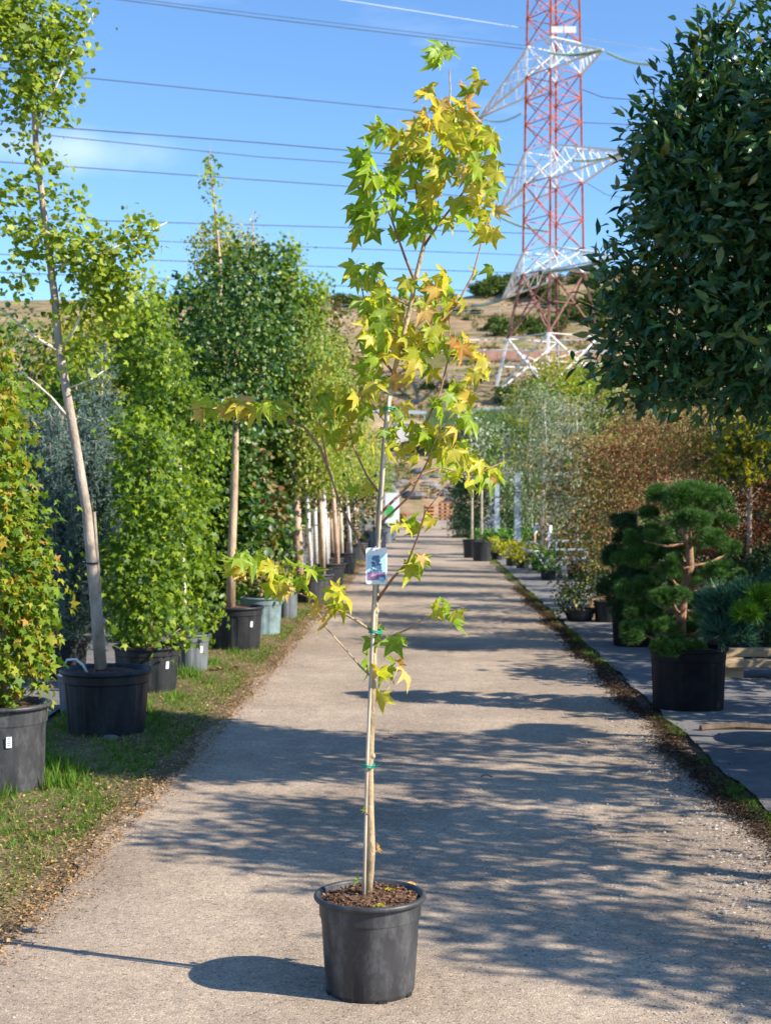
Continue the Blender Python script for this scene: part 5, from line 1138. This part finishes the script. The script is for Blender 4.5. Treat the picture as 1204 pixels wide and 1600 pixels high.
# pale timber beams and blocks at the right
t = thing('timber_rack', 'pale timber beams resting on concrete blocks right of the pine tub', 'timber', (*G(1185, 1066)[:2], 0)); 
MB().box((.1, .25, .24), (1.3, .14, .07), Matrix.Rotation(R(3), 3, 'Z')).build('beam', M['wood'], t); MB().box((.3, .05, .16), (1.2, .12, .06), Matrix.Rotation(R(-2), 3, 'Z')).build('beam', M['wood'], t)
MB().box((-.22, .16, .105), (.20, .2, .205)).build('block', M['wood'], t); MB().box((-.42, .2, .07), (.14, .16, .14)).build('block', M['rock'], t); MB().box((.62, .2, .065), (.2, .2, .13)).build('block', M['rock'], t)
MB().tube([(-.5, 0, 0), (-.52, .02, .75)], [.03, .024], 7).build('post', M['bark_tan'], t)
# galvanised poles
for px, yt, yb, lb in ((808, 741, 869, 'tallest galvanised pole standing right of the road'), (776, 755, 853, 'right one of the two far galvanised poles'), (767, 764, 851, 'left one of the two far galvanised poles')):
    g_ = G(px, yb); z = P(px, yt, g_[1])[2]; r_ = (4.6 if px == 808 else 3.6) / F * g_[1]
    t = thing('galvanised_pole', lb, 'pole', g_, 'galvanised poles right of the road'); MB().box((0, 0, z / 2), (2 * r_, 2 * r_ * .8, z)).build('pole', M['galv'], t); MB().box((0, 0, z + .015), (2.3 * r_, 2 * r_, .03)).build('cap', M['galv'], t); MB().box((0, 0, .01), (4 * r_, 4 * r_, .02)).build('foot_plate', M['galv'], t)
    MB().box((0, -r_ * .8 - .004, z * .78), (2.3 * r_, .01, .05)).build('band', M['ink_grey'], t)
# thin stemmed young trees between the poles
for i, (px, yb, yt, lb) in enumerate(((737, 862, 745, 'thin bare stemmed tree left of the poles'), (752, 858, 745, 'pale stemmed tree just left of the far poles'), (787, 846, 770, 'thin stem between the galvanised poles'), (848, 872, 700, 'pale stemmed tree in front of the stooping person'), (899, 898, 790, 'pale stem right of the metal trolley'), (830, 850, 760, 'thin pale stem above the hedge plants'))):
    g_ = G(px, yb); dd_ = g_[1]; z = P(px, yt, dd_)[2]
    tree('young_tree', lb, 'tree', g_, [(*g_, .05 if px in (848, 899) else .04), (*P(px, yt, dd_), .03), (*P(px - 2, yt - 90, dd_), .008)], [blob(px, yt - 20, dd_, 22, 26), blob(px + 6, yt - 60, dd_, 24, 28), blob(px - 8, yt - 90, dd_, 16, 22)], 'oval', 900, .07, M['birch_g' if i % 2 else 'silver'], M['bark_pale'], 350 + i, group='thin stemmed young trees right of the road', per=6, clump=.1, limbs=8)
# rows of small potted hedge plants beside the road
def ball(label, x, y, r, z, mm, seed, n=420, potr=.14, size=.04, kind='oval', cat='shrub', group='small potted plants beside the road'):
    pot('small pot of the ' + ' '.join(label.split()[:12]), (x, y, 0), potr, potr * 1.3, M['pot_black'], seed, n=20, group='small pots beside the road')
    tree('potted_shrub', label, cat, (x, y, potr * 1.2), [(x, y, potr * 1.1, .01), (x, y, potr * 1.3 + z, .006)], [(x, y, potr * 1.3 + z * .5, r, r, z * .55)], kind, n, size, M[mm], M['bark_grey'], seed, group=group, per=6, clump=.04, limbs=4, down=0, out=.9)
o_ = ['first', 'second', 'third', 'fourth', 'fifth', 'sixth', 'seventh', 'eighth']
for i in range(8): ball(f'{o_[i]} upright green box plant from the left in the hedge row', XR(42) + .05 + i * .38 + .2, 42 + .25 * (i % 2), .2, .42, 'box_green', 400 + i, 420, .15, .05)
for i in range(7): ball(f'{o_[i]} green box plant in the row behind the front hedge row', XR(46) + .4 + i * .45, 46, .22, .42, 'box_green', 410 + i, 320, .15, .06)
for i, (px, py, mm, lb) in enumerate(((762, 868, 'birch_g', 'small grey green shrub next to the dark pot pair'), (776, 876, 'yellowgreen', 'small yellowish shrub at the road edge'), (800, 886, 'gold', 'yellow leaved low plant nearest the tall pole'), (816, 890, 'yellowgreen', 'pale yellow low plant right of the tall pole foot'), (840, 893, 'olive_mix', 'dull green low plant before the trolley'), (856, 908, 'box_green', 'dark round green shrub in front of the trolley'), (750, 855, 'box_green', 'low green plant at the end of the row'), (782, 862, 'box_green', 'green shrub behind the yellow leaved plant'))):
    g_ = G(px, py); ball(lb, g_[0], g_[1], .26 if i != 5 else .33, .36, mm, 420 + i, 420, .16, .05)
for i, (px, py) in enumerate(((737, 872), (752, 877))):
    g_ = G(px, py); pot(('left' if i == 0 else 'right') + ' one of two empty black pots by the dark conifer', g_, .26, .5, M['pot_black'], 430 + i, n=24)
M['flower'] = leafmat('flower', [(.6, .62, .4), (.75, .75, .6), (.7, .68, .3)], .6, .2)
for i, (px, py) in enumerate(((800, 842), (817, 846), (824, 848), (808, 838))):
    g_ = P(px, py, 44); tree('flowering_plant', f'{o_[i]} cream flowering plant behind the hedge row', 'plant', (g_[0], 44 + i * .3, 0), [(g_[0], 44 + i * .3, 0, .012), (g_[0], 44 + i * .3, g_[2] - .05, .008)], [(g_[0], 44 + i * .3, g_[2], .12, .12, .10)], 'oval', 90, .05, M['flower'], M['bark_grey'], 440 + i, group='cream flowers behind the hedge row', per=5, clump=.03, limbs=3)

# galvanised flat trolleys
def trolley(label, px, py, s=1.0, rz=0.0, w=.85):
    g_ = G(px, py); t = thing('metal_trolley', label, 'trolley', g_, 'metal trolleys', rz)
    for sx in (-1, 1):
        for sy in (-1, 1): MB().tube([(sx * w / 2, sy * .3, .12), (sx * w / 2 - .04 * sx, sy * .3, .78 * s)], .017, 6).build('post', M['galv'], t)
    for z in (.22, .40, .58, .76):
        mb = MB(); z *= s; c = [(-w / 2, -.3, z), (w / 2, -.3, z), (w / 2, .3, z), (-w / 2, .3, z), (-w / 2, -.3, z)]; mb.tube(c, .013, 5); mb.build('rail', M['galv'], t)
    for k in range(7): MB().box((-w / 2 + .1 + k * (w - .2) / 6, 0, .235), (.07, .58, .015)).build('slat', M['galv'], t)
    MB().tube([(-w / 2, -.3, .12), (-w / 2 - .26, -.32, .5), (-w / 2 - .34, -.32, .56), (-w / 2 - .55, -.3, .57)], .026, 7).build('handle', M['galv'], t, True)
    MB().tube([(-w / 2, .3, .16), (-w / 2 - .25, .3, .54), (-w / 2 - .5, .3, .6)], .022, 7).build('handle', M['galv'], t, True)
    for sx in (-1, 1):
        for sy in (-1, 1): MB().lathe([(.0, -.02), (.06, -.02), (.07, 0), (.06, .02), (0, .02)], 12).build('wheel', M['ink_grey'], t).matrix_basis = Matrix.Translation((sx * (w / 2 - .12), sy * .27, .07)) @ Matrix.Rotation(R(90), 4, 'X')
trolley('nearer galvanised metal trolley with railed sides', 892, 905, 1.0, R(8)); trolley('farther galvanised trolley behind the nearer one', 884, 888, 1.05, R(-10))

# person stooping among the plants
def person():
    D = 40.0; x0 = P(853, 0, D)[0]
    M['skin'] = mat('skin', (.50, .32, .22), .6, .05); M['shirt'] = mat('shirt', (.78, .77, .76), .8, .05, 8, .3, 30); M['jeans'] = mat('jeans', (.035, .045, .09), .8, .2); M['hair'] = mat('hair', (.40, .20, .09), .6, .3, 60)
    t = thing('person', 'person in white top and dark trousers stooping among the potted plants', 'person', (x0, D, 0), rz=R(-25))
    J = {'pelvis': (.0, 0, .62), 'chest': (.02, -.26, .86), 'neck': (.02, -.36, .90), 'head': (.02, -.44, .93), 'hl': (-.10, 0, .60), 'hr': (.10, 0, .60), 'kl': (-.13, -.26, .36), 'kr': (.13, -.20, .36), 'al': (-.12, .02, .07), 'ar': (.12, .05, .07), 'tl': (-.13, -.14, .03), 'tr': (.13, -.12, .03),
         'sl': (-.17, -.28, .86), 'sr': (.19, -.28, .86), 'el': (-.20, -.40, .62), 'er': (.22, -.38, .62), 'wl': (-.13, -.55, .45), 'wr': (.16, -.55, .45)}
    def skin(name, names, edges, rad, m, parent, root):
        me = bpy.data.meshes.new(name); me.from_pydata([J[n] if isinstance(n, str) else n for n in names], edges, []); me.materials.append(m)
        o = link(name, me, parent); md = o.modifiers.new('skin', 'SKIN'); 
        for i, sv in enumerate(me.skin_vertices[0].data): sv.radius = rad[i] if hasattr(rad[i], '__len__') else (rad[i],) * 2; sv.use_root = (i == root)
        sb = o.modifiers.new('sub', 'SUBSURF'); sb.levels = 1; sb.render_levels = 2; me.polygons.foreach_set('use_smooth', [True] * len(me.polygons)); md.use_smooth_shade = True
        return o
    nm = ['pelvis', 'chest', 'neck', 'head', 'hl', 'hr', 'kl', 'kr', 'al', 'ar', 'tl', 'tr', 'sl', 'sr', 'el', 'er', 'wl', 'wr']
    ed = [('pelvis', 'chest'), ('chest', 'neck'), ('neck', 'head'), ('pelvis', 'hl'), ('pelvis', 'hr'), ('hl', 'kl'), ('hr', 'kr'), ('kl', 'al'), ('kr', 'ar'), ('al', 'tl'), ('ar', 'tr'), ('chest', 'sl'), ('chest', 'sr'), ('sl', 'el'), ('sr', 'er'), ('el', 'wl'), ('er', 'wr')]
    rad = [.12, .12, .045, .085, .08, .08, .055, .055, .038, .038, .028, .028, .055, .055, .04, .04, .028, .028]
    # fingers and thumbs grow from the wrists
    for s, wn in ((-1, 'wl'), (1, 'wr')):
        w = J[wn]; pn = 'palm' + wn; J[pn] = (w[0], w[1] - .05, w[2] - .05); nm.append(pn); rad.append(.024); ed.append((wn, pn))
        for k in range(4):
            a, b_ = f'{wn}f{k}', f'{wn}g{k}'; dx = (k - 1.5) * .02; L = (.03, .036, .033, .026)[k]
            J[a] = (w[0] + dx, w[1] - .08, w[2] - .09); J[b_] = (w[0] + dx * 1.1, w[1] - .085, w[2] - .09 - L); nm += [a, b_]; rad += [.009, .008]; ed += [(pn, a), (a, b_)]
        a = wn + 't'; J[a] = (w[0] - s * .035, w[1] - .06, w[2] - .075); nm.append(a); rad.append(.010); ed.append((pn, a))
    ix = {n: i for i, n in enumerate(nm)}
    skin('body', nm, [(ix[a], ix[b_]) for a, b_ in ed], rad, M['skin'], t, 0)
    nm = ['pelvis', 'chest', 'sl', 'sr', 'el', 'er']; skin('shirt', nm, [(0, 1), (1, 2), (1, 3), (2, 4), (3, 5)], [.15, .15, .075, .075, .055, .055], M['shirt'], t, 0)
    nm = ['pelvis', 'hl', 'hr', 'kl', 'kr', 'al', 'ar']; skin('trousers', nm, [(0, 1), (0, 2), (1, 3), (2, 4), (3, 5), (4, 6)], [.135, .095, .095, .07, .07, .055, .055], M['jeans'], t, 0)
    h = J['head']; hr = MB().lathe([(.0, .115), (.06, .10), (.095, .05), (.105, 0), (.10, -.06), (.085, -.10)], 14).build('hair', M['hair'], t, True); hr.location = (h[0], h[1] + .02, h[2] + .03)
    for sx in (-1, 1):
        MB().lathe([(0, -.01), (.012, 0), (0, .01)], 8).build('eye', M['ink_grey'], t).location = (h[0] + sx * .032, h[1] - .085, h[2]); MB().lathe([(0, -.03), (.015, 0), (0, .03)], 8).build('ear', M['skin'], t).location = (h[0] + sx * .088, h[1], h[2])
    MB().lathe([(0, -.02), (.014, -.01), (.006, .03)], 6).build('nose', M['skin'], t).location = (h[0], h[1] - .092, h[2] - .02); MB().box((h[0], h[1] - .083, h[2] - .05), (.04, .01, .008)).build('mouth', M['hair'], t)
person()

# things at the end of the road
M['pallet_red'] = mat('pallet_red', (.50, .20, .09), .85, .2, 2)
def pallets(label, px, py, n, w, m, seed):
    g_ = G(px, py); t = thing('pallet_stack', label, 'pallets', g_, rz=R(random.Random(seed).uniform(-8, 8)))
    for k in range(n):
        z = k * .25
        for s in range(3): MB().box(((s - 1) * (w / 2 - .06), 0, z + .06), (.12, .90, .12)).build('block', M['bark_dark'], t)
        for s in range(5): MB().box((0, (s - 2) * .235, z + .185), (w, .16, .13)).build('plank', m, t)
    return t
pallets('orange red pallet stack at the end of the road', 695, 812.5, 5, .85, M['pallet_red'], 1)
pallets('orange red pallet stack partly behind the hanging leaves', 670, 811, 4, .6, M['pallet_red'], 2)
pq = pallets('grey brown pallet stack up on the dirt bank', 655, 808, 5, 1.3, M['wood'], 3); pq.location = (P(657, 0, 124)[0], 124, hz(P(657, 0, 124)[0], 124) - .1)
pallets('dark weathered pallet stack at the right end of the road', 719, 810, 5, .8, M['bark_grey'], 4)
g_ = G(613, 832); t = thing('white_board', 'tall white board with a green disc at the far left roadside', 'sign', g_)
MB().box((0, 0, .92), (.62, .06, 1.75)).build('board', M['white_print'], t); MB().box((-.33, 0, .9), (.05, .08, 1.8)).build('frame', M['galv'], t)
M['disc_green'] = mat('disc_green', (.05, .45, .10), .5, .05)
MB().add([(-.16 + .24 * math.cos(a), -.036, .95 + .3 * math.sin(a)) for a in np.linspace(0, 5.98, 20)], [tuple(range(20))[::-1]]).build('green_disc', M['disc_green'], t)
M['bin_red'] = mat('bin_red', (.36, .06, .05), .6, .15)
g_ = G(628, 829); t = thing('red_barrow', 'dark red tub on legs at the far left roadside', 'barrow', g_); MB().lathe([(.14, .35), (.17, .36), (.25, .8), (.27, .82), (.24, .8), (.15, .4)], 16).build('tub', M['bin_red'], t, True)
for sx in (-1, 1): MB().tube([(sx * .12, 0, .4), (sx * .22, .05, 0)], .02, 6).build('leg', M['ink_grey'], t)
g_ = G(600, 850); 
for i, (px, py) in enumerate(((590, 858), (600, 850), (607, 846))):
    g_ = G(px, py); pot(('first', 'second', 'third')[i] + ' stacked grey pot pile beyond the tub row', g_, .3, .55, M['pot_grey'], 500 + i, n=24)

# ================================================================ GROUND DETAIL
rg = np.random.default_rng(77)
def scatter(name, label, cat, n, dfun, xfun, kind, size, m, up=1.0, jit=.35, z=.012, lying=False):
    d = dfun(n); x = xfun(d, n); pos = np.stack([x, d, np.full(n, z)], 1)
    if lying: tip = rg.normal(size=(n, 3)) * [1, 1, .25]; nor = np.array([0, 0, 1.]) + rg.normal(size=(n, 3)) * .35; pos[:, 2] += rg.uniform(.002, .015, n)
    else: tip = np.array([0, 0, up]) + rg.normal(size=(n, 3)) * jit; nor = rg.normal(size=(n, 3))
    s = size * rg.uniform(.5, 1.4, n)
    V, Ts = cloud(kind, pos, tip, nor, s, rg); o = link(name, np_mesh(name, V, Ts, m)); tag(o, label, cat, kind='stuff'); return o
def near(lo, hi, p=1.6): return lambda n: lo + (hi - lo) * rg.random(n) ** p
XLv = np.vectorize(XL); XRv = np.vectorize(XR)
def clumpy(x, d, thr=.0):
    return noisegrid(x * .9, d * .55, 1.0)
def verge_x(lo, hi):
    def f(d, n):
        u = lo + (hi - lo) * rg.random(n); return XLv(d) - u
    return f
def filt_scatter(name, label, cat, n, dlo, dhi, p, xf, kind, size, m, thr, **kw):
    D_ = near(dlo, dhi, p)(n); X_ = xf(D_, n); k = clumpy(X_, D_) > thr; D_, X_ = D_[k], X_[k]
    return scatter(name, label, cat, len(D_), lambda n: D_, lambda d, n: X_, kind, size, m, **kw)
filt_scatter('verge_grass', 'short green and dry grass on the left verge', 'grass', 60000, 5, 60, 1.9, lambda d, n: XLv(d) - (.10 + 1.1 * rg.random(n) ** .75), 'grass', .038, M['grass'], -.50, jit=.9)
filt_scatter('verge_grass', 'fresh green grass patches between the tubs and the road', 'grass', 30000, 7, 45, 1.5, verge_x(.12, 1.25), 'grass', .042, M['grass_green'], -.12, jit=.75)
filt_scatter('verge_weeds', 'low green weeds round the tubs on the left verge', 'weeds', 14000, 6.5, 30, 1.5, verge_x(.35, 1.3), 'oval', .026, M['grass_green'], .0, up=.3, jit=.8)
filt_scatter('tall_grass', 'taller grass tufts against the left pots', 'grass', 5000, 7.2, 40, 1.5, verge_x(.45, 1.2), 'grass', .10, M['grass_green'], .22, jit=.2)
scatter('leaf_litter', 'dry brown leaves and bits on the left verge', 'leaf litter', 36000, near(4.5, 60, 1.9), lambda d, n: XLv(d) - (-.08 + 1.25 * rg.random(n) ** 1.5), 'diamond', .015, M['litter'], lying=True, z=.02)
scatter('leaf_litter', 'thin brown litter along the left edge of the road', 'leaf litter', 16000, near(4.5, 40, 1.7), lambda d, n: edLv(d) + np.abs(rg.normal(size=n)) * .07 - .02, 'diamond', .011, M['litter'], lying=True, z=.014) if False else None
edLv, edRv = np.vectorize(edL), np.vectorize(edR)
scatter('edge_litter', 'thin brown litter along the left edge of the road', 'leaf litter', 15000, near(4.5, 40, 1.7), lambda d, n: edLv(d) + rg.normal(size=n) * .09, 'diamond', .011, M['litter'], lying=True, z=.014)
scatter('dark_litter', 'dark rotting litter between the road and the grey fabric', 'leaf litter', 30000, near(4.5, 26, 1.4), lambda d, n: edRv(d) + .07 + rg.normal(size=n) * .07, 'willow', .020, M['litter_dark'], lying=True, z=.014)
def rx(d, n): return edRv(d) + .15 + rg.normal(size=n) * .04
D_ = near(5, 45, 1.3)(15000); k = (np.sin(D_ * 1.9) + np.sin(D_ * .83 + 1) * .9 + .45 * np.sin(D_ * 5)) > .1; D_ = D_[k]
scatter('edge_grass', 'green grass tufts along the edge of the grey fabric', 'grass', len(D_), lambda n: D_, rx, 'grass', .030, M['grass_green'], jit=.9)
D_ = near(14, 60, 1.1)(3000); scatter('dry_edge_grass', 'yellowish dry grass along the far right road edge', 'grass', len(D_), lambda n: D_, rx, 'grass', .035, M['grass'], jit=.9)
# loose stones on the road
M['stone'] = leafmat('stone', [(.22, .19, .16), (.40, .35, .30), (.55, .50, .44), (.15, .13, .12)], .9, .0)
LEAF['stone'] = []
for s in range(3):
    rr = random.Random(s); V = [(math.cos(a) * rr.uniform(.7, 1), math.sin(a) * rr.uniform(.7, 1), rr.uniform(-.1, .2)) for a in np.linspace(0, 5.3, 6)] + [(0, 0, .6)]
    LEAF['stone'].append((np.array(V), np.array([(i, (i + 1) % 6, 6) for i in range(6)])))
def stones(name, label, n, dlo, dhi, p, xf, s0, s1):
    d = near(dlo, dhi, p)(n); x = xf(d, n); pos = np.stack([x, d, np.full(n, .012)], 1); a = rg.uniform(0, 6.28, n)
    V, Ts = cloud('stone', pos, np.stack([np.cos(a), np.sin(a), a * 0], 1), np.tile([0, 0, 1.], (n, 1)), s0 + (s1 - s0) * rg.random(n) ** 3, rg); tag(link(name, np_mesh(name, V, Ts, M['stone'])), label, 'gravel', kind='stuff')
stones('loose_gravel', 'loose fine gravel scattered on the road', 36000, 4.2, 16, 1.5, lambda d, n: edLv(d) + (edRv(d) - edLv(d)) * rg.random(n), .002, .007)
stones('edge_gravel', 'coarser pale gravel along the right edge of the road', 5000, 4.2, 14, 1.3, lambda d, n: edRv(d) - .12 + rg.normal(size=n) * .16, .003, .012)
# single fallen leaves and twigs
for i in range(26):
    d = rg.uniform(5, 15); x = rg.uniform(XL(d), XR(d)); o = link('dry_leaf', leaf_mesh('maple', i % 4, M['litter']), None, (x, d, .022)); o.scale = (rg.uniform(.012, .022),) * 3; o.rotation_euler = (rg.uniform(-.2, .2), rg.uniform(-.2, .2), rg.uniform(0, 6)); tag(o, 'small dry brown leaf lying on the road', 'leaf', 'dry leaves on the road')
for i, (px, py, L, a) in enumerate(((610, 1160, .10, 5), (935, 1300, .08, 60), (760, 1220, .07, -20), (1150, 1148, .5, 4))):
    g_ = G(px, py); o = MB().tube([(-L / 2, 0, .02), (0, L * .06, .032), (L / 2, 0, .022)], .004 if L < .4 else .03, 6).build('twig', M['bark_dark'], None, loc=g_ + np.array([0, 0, .02 if L > .4 else 0])); o.rotation_euler = (0, 0, R(a)); tag(o, ('small dark twig on the road behind the sweetgum stem', 'small dark twig near the right road edge', 'short dark twig on the shaded road', 'long dark stick lying on the grey fabric')[i], 'twig')
g_ = G(330, 1053); 
for i in range(3): o = link('fallen_leaf', leaf_mesh('star', i, M['litter']), None, (g_[0] + i * .09, g_[1] + i * .05, .05)); o.scale = (.07,) * 3; o.rotation_euler = (.4, .2 * i, i * 2.); tag(o, ('first', 'second', 'third')[i] + ' large reddish dead leaf in front of the narrow labelled pot', 'leaf')
for i, (px, py, s_) in enumerate(((172, 1158, .05), (1122, 1155, .05), (1135, 1140, .04))):
    g_ = G(px, py); o = link('stone', rocks[i], None, g_); o.scale = (s_ * 1.2, s_, s_ * .8); tag(o, ('pale stone in the weeds before the ginkgo tub', 'grey stone on the fabric beside the long stick', 'smaller grey stone behind the long stick')[i], 'stone')

# crumbs of soil in the main pot
n = 1500; a = rg.uniform(0, 6.28, n); q = np.sqrt(rg.random(n)) * .155
pos = np.stack([np.cos(a) * q, np.sin(a) * q, .325 * .945 + .012 * rg.random(n) + .01 * (1 - q / .155)], 1); a2 = rg.uniform(0, 6.28, n)
V, Ts = cloud('stone', pos, np.stack([np.cos(a2), np.sin(a2), rg.normal(size=n) * .5], 1), np.array([0, 0, 1.]) + rg.normal(size=(n, 3)) * .5, .0018 + .0062 * rg.random(n) ** 2.5, rg)
M['crumb'] = leafmat('crumb', [(.06, .03, .018), (.16, .085, .05), (.28, .16, .10)], .95, 0, .1)
o = link('soil_crumbs', np_mesh('soil_crumbs', V, Ts, M['crumb']), mainpot); o['kind'] = 'stuff'
